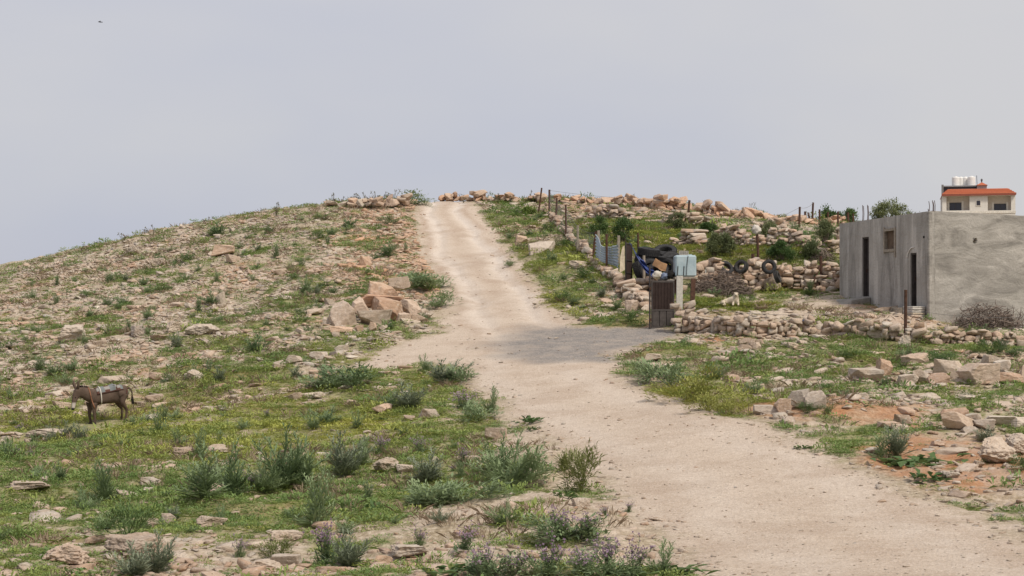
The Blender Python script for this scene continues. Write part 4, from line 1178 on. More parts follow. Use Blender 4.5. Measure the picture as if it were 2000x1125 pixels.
ridge('crest_boulder_bank', 'low line of reddish boulders on the crest right of the road', [(862,392),(900,393),(950,394),(1000,395),(1060,398)], lambda q: 0.32 + 0.14 * math.sin(q * 21), 19, 90, 0.55, (0.3, 0.8), (0.2, 0.4))
ridge('left_crest_boulder_bank', 'heap of boulders on the crest left of the road', [(640,402),(690,402),(720,404),(760,404),(796,404)], lambda q: 0.2 + 0.4 * q, 20, 90, 0.35, (0.35, 0.95), (0.25, 0.5))
stone_wall('gate_side_rubble', 'heap of fallen wall stones left of the brown gate', [(1218,572),(1232,584),(1246,597),(1264,612)], lambda q: 0.38 + 0.2 * math.sin(q * 9), (0.18, 0.5), (0.13, 0.3), 0.8, 21, 80, 0.2, 'rock heap', 0.5, tumble=0.3)

# ------------------------------------------------------------------ single rocks
def put(me, px, py, wpx, hpx, label, name='rock', cat='rock', group=None, rz=None, dep=0.75, tilt=(0, 0), tint=0.18, lift=0.0, back=0.0, sink=0.10):
    b = G(px, py); k = b.y / FPX; w = wpx * k; h = hpx * k
    rz = (random.choice((0, math.pi)) + random.uniform(-0.3, 0.3)) if rz is None else rz
    d = w * dep; y = b.y + d * 0.4 + back; x = b.x * y / b.y
    z = (gz(x, y) if not lift else b.z) + lift
    o = link(name, me, None, (x, y, z - sink * h), (tilt[0], tilt[1], rz), (w / me['w'], d / me['d'], h * (1 + sink) / me['h']))
    o['tint'] = tint
    return tag(o, label, cat, group)

BIG = [block_mesh('rock', 500 + i, 8, (1, 0.8, 0.65), 4, 0.035) for i in range(8)]          # crisp broken blocks
SLAB = [block_mesh('rock', 520 + i, 7, (1, 0.7, 0.36), 4, 0.035) for i in range(5)]
PIT = [block_mesh('rock', 540 + i, 12, (1, 0.85, 0.7), 5, 0.10, None, (0.6, 0.85)) for i in range(4)]            # pitted karst boulders
LEDGE = [block_mesh('rock', 560 + i, 9, (1, 0.7, 0.35), 5, 0.09) for i in range(4)]
for me in BIG + SLAB + PIT + LEDGE:
    co = np.empty(len(me.vertices) * 3, np.float32); me.vertices.foreach_get('co', co); co = co.reshape(-1, 3)
    me['h'] = float(co[:, 2].max()); me['w'] = float(np.ptp(co[:, 0])); me['d'] = float(np.ptp(co[:, 1]))

def rock_pile():
    gp = 'boulders of the roadside pile'
    b = G(735, 634); z0 = b.z; k = b.y / FPX
    def blk(me, x0, x1, ytop, ybot, label, dy, tint, dep=0.8, tilt=(0, 0), rz=0.0):
        Y = b.y + dy; w = (x1 - x0) * Y / FPX; h = (ybot - ytop) * Y / FPX
        c = at((x0 + x1) / 2, ybot, Y); d = w * dep
        o = link('boulder', me, None, (c.x, Y + d * 0.35, c.z - 0.06), (tilt[0], tilt[1], rz), (w / me['w'], d / me['d'], (h + 0.06) / me['h'])); o['tint'] = tint
        tag(o, label, 'rock', gp)
    blk(BIG[0], 645, 696, 590, 638, 'tall pale upright boulder at the left end of the roadside pile', 0.0, 0.25, 0.8, (0.15, -0.28), 0.4)
    blk(SLAB[0], 693, 765, 604, 632, 'long grey slab lying along the front of the roadside pile', 0.0, 0.0, 0.5)
    blk(BIG[1], 716, 786, 582, 618, 'wedge shaped tan boulder resting on the grey slab of the pile', 0.8, 0.6, 0.6, (0.25, 0.28), -0.4)
    blk(SLAB[1], 698, 790, 576, 602, 'long orange slab lying across the middle of the roadside pile', 1.5, 0.95, 0.5, (0.1, 0.06), 0.15)
    blk(BIG[2], 714, 770, 553, 584, 'pointed tan boulder crowning the roadside pile', 2.2, 0.65, 0.7, (0.25, 0.12), 0.5)
    blk(BIG[3], 770, 802, 610, 640, 'squat pale boulder at the front right of the roadside pile', 0.1, 0.3, 0.8, (0.1, 0.2), 0.5)
    blk(BIG[4], 797, 836, 612, 637, 'low rounded boulder at the right end of the roadside pile', 0.2, 0.25)
    blk(SLAB[2], 758, 803, 541, 563, 'tilted pale slab behind the top of the roadside pile', 5.2, 0.25, 0.6, (0, -0.12))
    blk(BIG[5], 685, 719, 583, 610, 'cracked pale boulder behind the upright one in the pile', 0.9, 0.4, 0.8, (0.2, -0.3), 0.7)
    blk(BIG[6], 780, 816, 584, 614, 'pale boulder at the upper right of the roadside pile', 1.4, 0.35, 0.8, (0.1, 0.3), -0.5)
    blk(BIG[7], 628, 650, 618, 638, 'small boulder tucked left of the upright boulder', 0.2, 0.1)
    for me, px, py, w, h, lab, t in ((SLAB[3], 666, 652, 48, 15, 'flat orange slab lying in front of the roadside pile', 0.6), (BIG[3], 656, 659, 16, 10, 'small pale stone beside the flat orange slab', 0.05),
            (BIG[0], 729, 649, 15, 19, 'small pointed orange stone in front of the pile', 0.5), (BIG[6], 748, 646, 18, 11, 'small round stone in front of the pile', 0.05),
            (BIG[2], 701, 650, 18, 14, 'dull brown stone in the grass before the pile', 0.45)):
        put(me, px, py, w, h, lab, 'boulder', group=gp, tint=t)
rock_pile()

for a in (
    (BIG[5], 713, 521, 26, 21, 'rounded orange boulder on the slope above the roadside pile', 0.6),
    (BIG[1], 436, 501, 46, 22, 'large reddish boulder high on the left hillside', 0.55), (SLAB[4], 455, 515, 30, 15, 'dark hollow rock just below the reddish hillside boulder', 0.3),
    (BIG[4], 431, 598, 20, 26, 'pale upright rock standing on the left hillside', 0.0), (BIG[6], 370, 605, 17, 12, 'small pale rock left of the upright hillside rock', 0.0),
    (LEDGE[0], 256, 500, 32, 18, 'grey ledge near the left skyline', 0.0), (LEDGE[1], 311, 520, 34, 16, 'pale ledge midway up the left hillside', 0.05),
    (LEDGE[2], 140, 668, 62, 34, 'large broken ledge on the lower left hillside', 0.1), (PIT[1], 268, 660, 32, 24, 'pitted grey boulder right of the broken ledge', 0.05),
    (LEDGE[3], 395, 655, 70, 22, 'wide pale ledge in the middle of the left hillside', 0.05), (LEDGE[0], 345, 650, 40, 22, 'jutting ledge left of the wide pale ledge', 0.1),
    (SLAB[0], 205, 645, 34, 11, 'thin pale slab on the lower left hillside', 0.0),
    (BIG[2], 666, 693, 32, 19, 'blocky rock in the grass left of the road spur', 0.1), (SLAB[1], 622, 702, 36, 14, 'flat rock left of the blocky rock near the spur', 0.05),
    (BIG[0], 577, 711, 32, 17, 'rounded pale rock two rocks left of the spur', 0.05), (SLAB[2], 545, 722, 26, 9, 'thin flat stone below the rounded pale rock', 0.1),
    (SLAB[3], 616, 617, 32, 11, 'flat pale slab left of the roadside pile', 0.1), (SLAB[4], 643, 596, 22, 11, 'small flat slab up the slope from the pile', 0.05),
    (PIT[0], 378, 745, 40, 20, 'grey pitted rock in the grass below the hillside', 0.0), (BIG[3], 430, 806, 26, 12, 'small tan rock in the middle of the grass', 0.4),
    (BIG[4], 577, 783, 30, 17, 'tan rock in the grass above the thistles', 0.2), (PIT[2], 622, 780, 30, 12, 'low grey rock right of the tan rock', 0.05),
    (BIG[6], 746, 811, 36, 17, 'orange tinted rock in the grass near the road', 0.55), (BIG[5], 838, 818, 40, 18, 'cracked pale rock among thistles beside the road', 0.1),
    (SLAB[0], 800, 822, 24, 8, 'small flat stone left of the cracked pale rock', 0.3), (PIT[3], 753, 922, 52, 26, 'grey pitted boulder in the foreground grass', 0.0),
    (LEDGE[1], 790, 925, 36, 15, 'low dark edged ledge right of the grey pitted boulder', 0.1), (PIT[0], 130, 1103, 90, 40, 'brown pitted boulder in the bottom left corner', 0.35),
    (PIT[1], 262, 1098, 120, 44, 'large pale pitted boulder in the bottom left foreground', 0.15), (LEDGE[2], 800, 1096, 80, 20, 'flat pale ledge near the bottom edge', 0.05),
    (SLAB[1], 556, 1110, 66, 26, 'smooth pale slab at the bottom edge', 0.1), (LEDGE[3], 515, 1124, 76, 28, 'rough ledge cut by the bottom edge', 0.15),
    (PIT[2], 297, 1033, 28, 20, 'small pale rock right of the dark green bush', 0.05), (BIG[2], 330, 1025, 30, 19, 'tan rock right of the small pale rock', 0.2),
    (LEDGE[0], 415, 1033, 62, 20, 'broad pale ledge in the lower left grass', 0.1), (LEDGE[1], 560, 1058, 66, 20, 'pale ledge between the lower thistles', 0.1),
    (LEDGE[2], 60, 962, 90, 15, 'long dark edged ledge near the left edge', 0.2), (PIT[3], 85, 945, 20, 14, 'small round rock on the long ledge', 0.1),
    (LEDGE[3], 95, 857, 80, 12, 'flat ledge in the grass below the donkey', 0.1), (SLAB[4], 120, 800, 38, 13, 'flat brown rock left of the donkey', 0.4),
    (PIT[1], 360, 893, 44, 17, 'low pinkish rock above the dense thistle clump', 0.2), (PIT[2], 425, 888, 44, 17, 'low grey rock right of the low pinkish rock', 0.05),
    (SLAB[2], 970, 858, 46, 22, 'pale slab beside the tall roadside thistle', 0.15), (LEDGE[0], 905, 1086, 40, 10, 'thin ledge in the sandy margin', 0.1),
    (LEDGE[1], 1135, 992, 34, 18, 'pale rock on the sandy verge behind the purple flowers', 0.1),
    (SLAB[3], 1058, 497, 54, 28, 'large pale boulder on the grass right of the climbing road', 0.1), (BIG[7], 1018, 476, 24, 16, 'brown rock left of the large pale boulder', 0.4),
    (BIG[1], 1274, 708, 34, 14, 'pale block on the verge below the gravel drive', 0.1), (SLAB[0], 1268, 722, 46, 11, 'flat stone in front of the pale block on the verge', 0.1),
    (BIG[2], 1528, 810, 36, 32, 'reddish upright rock of the pile beside the dirt road', 0.45), (BIG[5], 1562, 800, 46, 34, 'grey pitted rock in the middle of the road pile', 0.0),
    (BIG[0], 1592, 800, 44, 32, 'pale angular rock at the right of the road pile', 0.1), (SLAB[1], 1493, 808, 48, 17, 'low pale slab at the left of the road pile', 0.1), (BIG[4], 1543, 813, 18, 10, 'small white stone in front of the road pile', 0.0),
    (SLAB[2], 1690, 749, 62, 25, 'tilted flat rock at the left end of the rock row', 0.1), (BIG[7], 1727, 738, 30, 36, 'upright brown rock in the rock row', 0.5),
    (BIG[3], 1775, 752, 42, 22, 'pale rock in the middle of the rock row', 0.1), (BIG[6], 1800, 752, 42, 26, 'smooth pale rock right of the middle of the row', 0.15),
    (BIG[0], 1832, 752, 44, 24, 'orange stained rock low in the rock row', 0.5), (BIG[5], 1851, 740, 64, 38, 'large rounded rock high in the rock row', 0.15),
    (BIG[2], 1912, 751, 78, 42, 'big angular grey brown rock in the rock row', 0.3), (BIG[4], 1936, 722, 38, 26, 'rock propped behind the big angular one', 0.15), (BIG[3], 1958, 728, 36, 24, 'pale rock behind the right end of the rock row', 0.05),
    (SLAB[3], 1972, 751, 54, 22, 'reddish block at the right end of the rock row', 0.5), (BIG[1], 2006, 750, 40, 36, 'rock cut by the right edge at the end of the row', 0.25),
    (SLAB[4], 1786, 711, 56, 19, 'flat pale orange slab above the rock row', 0.35), (PIT[0], 1765, 680, 26, 26, 'pointed grey rock before the front wall', 0.0),
    (BIG[7], 1866, 826, 58, 26, 'dark brown rock behind the pale boulder of the lower right cluster', 0.5), (BIG[6], 1870, 843, 62, 32, 'smooth tan boulder of the lower right cluster', 0.25),
    (BIG[3], 1902, 832, 34, 22, 'white rock behind the tan boulder', 0.0), (SLAB[0], 1921, 842, 44, 18, 'pale block right of the tan boulder', 0.1), (BIG[4], 1825, 840, 20, 14, 'small orange stone left of the tan boulder', 0.5),
    (SLAB[1], 1955, 833, 68, 19, 'long pale slab in the lower right cluster', 0.05), (BIG[1], 1990, 838, 50, 24, 'pale rock at the right edge of the lower cluster', 0.1), (BIG[0], 1893, 848, 30, 14, 'small pale rock in front of the tan boulder', 0.05),
    (BIG[5], 1762, 832, 40, 22, 'grey brown rock of the small heap on the red soil', 0.2), (SLAB[2], 1735, 838, 40, 16, 'low rock at the left of the heap on red soil', 0.4), (SLAB[3], 1755, 845, 44, 14, 'flat pale rock in front of the heap on red soil', 0.05),
    (PIT[2], 1946, 908, 80, 50, 'round pitted pinkish boulder on the red soil', 0.2), (LEDGE[3], 1992, 892, 60, 38, 'grey boulder behind the round pitted one', 0.1),
    (BIG[4], 1912, 914, 24, 12, 'small pale stone left of the round pitted boulder', 0.05), (BIG[6], 1966, 914, 22, 10, 'small pale stone right of the round pitted boulder', 0.05),
    (LEDGE[0], 1705, 886, 34, 12, 'pale flat rock beside the right hand thistle', 0.05), (BIG[3], 1864, 882, 14, 13, 'small pinkish stone on the red soil', 0.3),
    (LEDGE[1], 1858, 935, 30, 12, 'low pale stone near the right edge of the road', 0.0),
    (BIG[2], 1237, 612, 32, 24, 'brown boulder among the rubble left of the gate', 0.35), (SLAB[4], 1241, 590, 30, 16, 'pale slab leaning on the rubble left of the gate', 0.0)):
    put(a[0], a[1], a[2], a[3], a[4], a[5], tint=a[6])
for i, (dx, dy, w, h, lab) in enumerate(((0, 0, 26, 14, 'front stone of the small mound before the front wall'), (22, -2, 26, 15, 'right stone of the small mound before the front wall'), (-18, 1, 24, 12, 'left stone of the small mound before the front wall'),
        (8, -10, 26, 16, 'upper stone of the small mound before the front wall'), (-6, -9, 20, 14, 'upper left stone of the small mound before the front wall'), (28, -12, 20, 13, 'rear stone of the small mound before the front wall'))):
    put(BIG[i], 1455 + dx, 688 + dy, w, h, lab, tint=0.25)

MARKS_L = [(208, 790, 'the donkey'), (735, 610, 'the roadside boulder pile'), (436, 490, 'the reddish hillside boulder'), (480, 940, 'the big thistle clump'), (1000, 900, 'the tall roadside thistle'),
    (140, 655, 'the broken hillside ledge'), (262, 1095, 'the large pitted foreground boulder'), (248, 1040, 'the round dark bush'), (250, 475, 'the left skyline'), (720, 400, 'the crest boulders'), (680, 710, 'the road spur'),
    (430, 588, 'the upright pale hillside rock'), (1080, 1090, 'the bottom row of purple weeds'), (70, 955, 'the long dark edged ledge'), (640, 1070, 'the bottom left purple weed'), (395, 650, 'the wide pale ledge'), (940, 800, 'the road bend weeds'),
    (100, 560, 'the bare left flank'), (600, 520, 'the middle of the hillside'), (745, 808, 'the orange tinted grass rock'), (120, 880, 'the flat ledge under the donkey'), (850, 960, 'the dark herb patches'), (378, 740, 'the grey pitted grass rock')]
MARKS_R = [(1345, 780, 'the yellow verge bush'), (1560, 790, 'the road rock pile'), (1850, 740, 'the rock row'), (1946, 890, 'the round pitted boulder'), (1750, 835, 'the heap on red soil'), (1275, 708, 'the pale verge block'),
    (1455, 680, 'the small stone mound'), (1700, 660, 'the front wall'), (1330, 630, 'the stone pillar'), (1058, 490, 'the large pale boulder'), (1140, 540, 'the climbing wall'), (1070, 410, 'the crest corner post'), (1890, 835, 'the tan boulder cluster'),
    (1786, 700, 'the flat orange slab'), (1300, 470, 'the green plot'), (1500, 560, 'the rear yard wall'), (1600, 730, 'the stony field'), (1750, 890, 'the pale branching thistle'), (1500, 420, 'the skyline boulders'), (1295, 600, 'the brown gate')]
def pix(x, y, z):
    d = Vector((x, y, z)) - EYE; f = d.y * _ct + d.z * _st; u = -d.y * _st + d.z * _ct
    return 1000 + FPX * d.x / f, 562.5 - FPX * u / f
def where(x, y, z, left):
    a, b = pix(x, y, z); m = min(MARKS_L if left else MARKS_R, key=lambda q: (q[0] - a) ** 2 + 2.5 * (q[1] - b) ** 2)
    dx, dy = a - m[0], b - m[1]
    far = 'well ' if dx * dx + 2.5 * dy * dy > 95 ** 2 else 'just '
    if abs(dx) > 1.5 * abs(dy): return far + ('right of ' if dx > 0 else 'left of ') + m[2]
    return far + ('below ' if dy > 0 else 'above ') + m[2]

def scattered_rocks():
    """the countable larger rocks of the open ground"""
    x, y = sample(lambda q: 1.6 + 0 * q, 17, 113); F = field(x, y); n = len(x)
    s = np.exp(rng.normal(math.log(0.38), 0.32, n))
    pxw = s / y * FPX
    keep = (F['rd'] > 0.6) & ~((np.abs(x - G(205, 829).x) < 1.0) & (np.abs(y - G(205, 829).y + 1.2) < 2.0)) & (rng.uniform(0, 1, n) < (F['rock'] * 0.8 + 0.12) * np.where((F['left'] > .5) & (y < 46), 0.28, np.where(y < 46, 0.5, 1.0))) & clear(x, y) & (s < 1.15) & (np.abs(x / y) < 0.345)
    idx = np.where(keep)[0]; idx = idx[np.argsort(-pxw[idx])][:215]
    zz = ground_h(x, y)
    kinds = LEDGE + FLAT + ROCK + FLAT
    for i in idx:
        left = x[i] < np.interp(y[i], ROAD_L[::-1, 1], ROAD_L[::-1, 0])
        gp = ('rocks of the left hillside' if y[i] > 48 else 'rocks in the foreground grass') if left else ('rocks right of the road' if y[i] < 56 else 'rocks beyond the gate')
        me = kinds[int(rng.integers(len(kinds)))]; w = s[i]
        fl = rng.uniform(0.22, 0.42)
        o = link('rock', me, None, (x[i], y[i], zz[i] - 0.13 * w), (rng.normal() * 0.12, rng.normal() * 0.12, rng.uniform(0, 6.28)), (w / me['w'], w * rng.uniform(0.6, 0.95) / me['d'], w * fl / me['h']))
        o['tint'] = float(np.clip(rng.normal(0.16, 0.18), 0, 1))
        sz = 'large' if pxw[i] > 40 else ('medium' if pxw[i] > 27 else 'small')
        tag(o, sz + (' low flat' if fl < 0.3 else ' blocky') + (' orange tinged' if o['tint'] > 0.4 else ' pale') + ' rock ' + where(x[i], y[i], zz[i], left), 'rock', gp)
scattered_rocks()

# ------------------------------------------------------------------ fence posts, wires, gate
def post(b, t, r, label, name='fence_post', mat='rust', group=None, square=False, cat='post', brace=None, Y=None):
    p = G(*b) if Y is None else at(b[0], b[1], Y)
    q = at(t[0], t[1], p.y); r *= 1.25 if not square else 1.0
    m = MB(); pb = p + Vector((0, 0, -0.25))
    if square:
        m.tube([pb - p, q - p], r * 1.25, 4)
    else:
        d = q - pb; m.tube([pb - p, pb - p + d * 0.4 + Vector((r * 0.25, 0, 0)), q - p], r, 7)
    o = m.build(name, M[mat], None, loc=p); tag(o, label, cat, group)
    if brace:
        for dx, ht in brace:
            k = p.y / FPX; e = Vector((dx * k, -0.25, -0.2)); s = (q - p) * ht
            mb = MB(); mb.tube([s, e], r * 0.7, 6); mb.build('brace', M[mat], o)
    return p, q
pts = {}
def P_(key, *a, **k): pts[key] = post(*a, **k)
P_('lean', (1050, 417), (1058, 367), 0.045, 'leaning dark post left of the tall crest corner post')
P_('corner', (1072, 420), (1073, 370.5), 0.055, 'tall dark corner post of the fence at the crest')
P_('c2', (1084.6, 436), (1087.5, 387), 0.05, 'dark fence post just below the crest corner post')
P_('c3', (1105, 469), (1105, 400), 0.045, 'dark fence post on the climbing wall below two others')
P_('wood', (1126.6, 494), (1128.5, 440), 0.05, 'pale wooden fence post on the climbing wall', mat='oldwood')
P_('lean2', (1155, 507), (1164, 452), 0.05, 'leaning dark post at the far end of the corrugated sheets')
P_('wood2', (1172, 512), (1169, 450), 0.07, 'grey timber post behind the far end of the corrugated sheets', mat='oldwood', square=True)
P_('sheet', (1184, 535), (1184.7, 457), 0.045, 'thin dark post standing before the corrugated sheets')
P_('wood3', (1208, 520), (1208.5, 460), 0.07, 'pale timber post behind the near end of the corrugated sheets', mat='oldwood', square=True)
P_('thin', (1246, 510), (1246, 455), 0.04, 'thin dark post rising behind the black tyre heap')
P_('pole', (1257, 565), (1257.5, 499), 0.05, 'grey wooden pole standing in the rubble left of the gate', mat='oldwood')
P_('timber', (1231, 562), (1232.5, 497), 0.075, 'square grey timber post right of the dark gate leaf', mat='oldwood', square=True)
P_('ridge', (1341, 438), (1346.5, 391), 0.06, 'dark braced post standing on the skyline boulders', brace=((16, 0.35),))
P_('mid', (1481, 518), (1478.5, 453), 0.05, 'dark post with a white bag on top inside the plot')
P_('mid2', (1467, 552), (1470.5, 496), 0.06, 'leaning dark post right of the brushwood heap')
P_('short', (1391, 532), (1391, 509), 0.04, 'short dark post behind the brushwood heap')
P_('brace', (1603, 568), (1603, 500), 0.055, 'dark braced post near the far corner of the concrete building', brace=((-27, 0.75), (-12, 0.5)))
P_('r1', (1560, 446), (1562, 404), 0.055, 'dark fence post rising from boulders right of the skyline')
for key, b, t, r, lab in (('r2', (1572, 438), (1572.5, 413), 0.06, 'short dark post right of the skyline boulders'), ('r3', (1583, 437), (1578.5, 415), 0.05, 'short leaning post beside the tall thin skyline post'),
        ('r4', (1585, 437), (1588, 395.5), 0.055, 'tall thin leaning post on the right skyline'), ('r5', (1600, 437), (1600.5, 409), 0.05, 'dark post left of the rounded dark tree'),
        ('r6', (1617, 440), (1617, 414), 0.055, 'dark post in front of the rounded dark tree'), ('r7', (1636, 444), (1636.5, 413), 0.05, 'dark post at the right edge of the rounded dark tree'),
        ('r8', (1655.5, 440), (1656, 415), 0.07, 'thick dark post behind the far roof end'), ('r9', (1666, 440), (1666.5, 417), 0.05, 'dark post furthest right behind the far roof end')):
    P_(key, b, t, r, lab, group='posts along the right skyline')
P_('front', (1767, 662), (1769, 566), 0.045, 'rusty post standing at the front wall before the concrete building')
P_('brown', (1350, 647), (1354, 544), 0.09, 'thick rusty brown post between stone pillar and front wall', square=True)
P_('concrete', (1326.5, 612), (1327.5, 539), 0.135, 'square concrete post beside the brown gate', name='concrete_post', mat='cement', square=True)

M['wire'] = simple('dull_wire', (0.20, 0.19, 0.19), 0.6, 0.3)
def wire(a, b, sag, r=0.012, n=10):
    return [a + (b - a) * (i / n) - Vector((0, 0, sag * 4 * (i / n) * (1 - i / n))) for i in range(n + 1)], r
def fence_wires():
    def up(k, f): p, q = pts[k]; return p + (q - p) * f
    o = up('corner', 0.9)
    t = thing('boundary_fence_wire', 'thin sagging wires strung from the crest corner post along the skyline', 'wire', o)
    for f, s in ((0.97, 0.15), (0.62, 0.35)):
        for a, b, sg in (('corner', 'ridge', s), ('ridge', 'r1', 1.1), ('r1', 'r4', 0.15)):
            q, r = wire(up(a, f) - o, up(b, f) - o, sg, 0.011); m = MB(); m.tube(q, r, 4, False); m.build('wire', M['wire'], t)
    o = up('c2', 0.5)
    t = thing('wire_netting', 'loose wire netting hung between the posts on the climbing wall', 'fence', o)
    seq = ['corner', 'c2', 'c3', 'wood', 'lean2']
    for f in (0.18, 0.38, 0.58, 0.78, 0.96):
        m = MB()
        for a, b in zip(seq, seq[1:]):
            q, r = wire(up(a, f) - o, up(b, f) - o, 0.05 + 0.1 * f, 0.007, 6); m.tube(q, r, 3, False)
        m.build('strand', M['wire'], t)
    m = MB()
    for a, b in zip(seq, seq[1:]):
        for i in range(1, 22):
            w = i / 22; lo = up(a, 0.16).lerp(up(b, 0.16), w) - o; hi = up(a, 0.95).lerp(up(b, 0.95), w) - o - Vector((0, 0, 0.3 * w * (1 - w)))
            m.tube([lo, hi], 0.004, 3, False)
    m.build('mesh_verticals', M['wire'], t)['kind'] = 'stuff'
    o = up('front', 0.5)
    t = thing('barbed_wire', 'sagging barbed wire strung along the front wall past the rusty post', 'wire', o)
    e1 = up('brown', 0.45); e2 = at(2080, 610, 55.5)
    for f, z in ((0.62, 0.0), (0.25, -0.25)):
        for a, b in ((e1 + Vector((0, 0, z)), up('front', f)), (up('front', f), e2 + Vector((0, 0, z)))):
            q, r = wire(a - o, b - o, 0.25, 0.007, 12); m = MB(); m.tube(q, r, 3, False)
            for i in range(1, 12):
                c = q[i]; m.tube([c + Vector((-0.02, 0, 0.03)), c + Vector((0.02, 0, -0.03))], 0.005, 3, False)
            m.build('strand', M['wire'], t)
fence_wires()

def bag_on_post():
    p, q = pts['mid']; v, f = ico(3); g = np.random.default_rng(3)
    vv = v * [0.2, 0.16, 0.16]; vv = vv + v * ((vn3(v * 2.5, 2) - 0.5) * 0.16)[:, None]; vv[:, 2] += 0.10 + np.where(v[:, 2] > .3, (v[:, 2] - .3) * 0.18, 0)
    me = mesh_np('plastic_bag', vv, f, M['bagwhite'], True)
    tag(link('plastic_bag', me, None, q + Vector((-0.03, -0.02, -0.05))), 'crumpled white plastic bag snagged on top of a dark post', 'bag')
M['bagwhite'] = simple('dusty_white_plastic', (0.52, 0.47, 0.40), 0.6, 0.3, 0.15)
bag_on_post()

def gate():
    b = G(1295, 640); Y = b.y; k = Y / FPX
    a0 = at(1272, 640, Y - 0.12); a1 = at(1317, 636, Y + 0.12)
    t = thing('metal_gate', 'brown steel gate with ribbed upper panel and three lower panels', 'gate', (a0.x, a0.y, a0.z), math.atan2(a1.y - a0.y, a1.x - a0.x))
    W = math.hypot(a1.x - a0.x, a1.y - a0.y); H = 92 * k; hm = 34 * k
    m = MB(); f = 0.045
    m.box(0, f, -0.025, 0.025, 0, H); m.box(W - f, W, -0.025, 0.025, 0, H)
    m.box(f, W - f, -0.025, 0.025, H - 0.075, H); m.box(f, W - f, -0.025, 0.025, hm - 0.03, hm + 0.03); m.box(f, W - f, -0.025, 0.025, 0, f)
    m.build('frame', M['gategrey'], t, bevel=0.006)
    m = MB(); m.box(f, W - f, 0.004, 0.012, hm + 0.03, H - 0.075); m.build('upper_sheet', M['gatepaint'], t)
    n = 14; w = (W - 2 * f) / n
    for i in range(n):
        m = MB(); x = f + i * w; m.box(x + w * 0.2, x + w * 0.8, -0.022, 0.003, hm + 0.032, H - 0.077); m.build('rib', M['gatepaint'], t, bevel=0.006)
    n = 3; w = (W - 2 * f) / n
    for i in range(n):
        x = f + i * w; m = MB(); m.box(x + 0.014, x + w - 0.014, -0.015, 0.012, f + 0.012, hm - 0.04); m.build('lower_panel', M['gategrey'], t, bevel=0.01)
    m = MB(); m.box(f, W - f, 0.013, 0.02, f, hm - 0.03); m.build('backing_sheet', M['darkmetal'], t)
    m = MB(); m.tube([(-0.05, 0.02, -0.2), (-0.05, 0.02, H + 0.55)], 0.035, 8); m.build('hinge_post', M['darkmetal'], t)
    for z in (0.3, H - 0.3):
        m = MB(); m.tube([(-0.05, -0.02, z - 0.05), (-0.05, -0.02, z + 0.05)], 0.045, 8); m.build('hinge', M['rust'], t)
    m = MB(); m.box(W - 0.16, W - 0.05, -0.05, -0.026, hm + 0.25, hm + 0.29); m.build('latch', M['rust'], t)
    # the other leaf, swung open and seen nearly edge-on
    b = G(1222, 566); k = b.y / FPX
    t = thing('open_gate_leaf', 'tall dark gate leaf standing open and seen almost edge-on', 'gate', b, R(70)); H = 92 * k; W = 1.0
    m = MB(); m.box(0, 0.05, -0.03, 0.03, -0.15, H + 0.05); m.box(W - 0.05, W, -0.03, 0.03, 0, H); m.box(0.05, W - 0.05, -0.03, 0.03, H - 0.06, H); m.box(0.05, W - 0.05, -0.03, 0.03, 0, 0.06)
    for z in (0.35, 0.62): m.box(0.05, W - 0.05, -0.035, 0.03, H * z, H * z + 0.05)
    m.build('frame', M['darkmetal'], t, bevel=0.006)
    m = MB(); m.box(0.05, W - 0.05, -0.005, 0.005, 0.06, H - 0.06); m.build('sheet', M['gatepaint'], t)
gate()

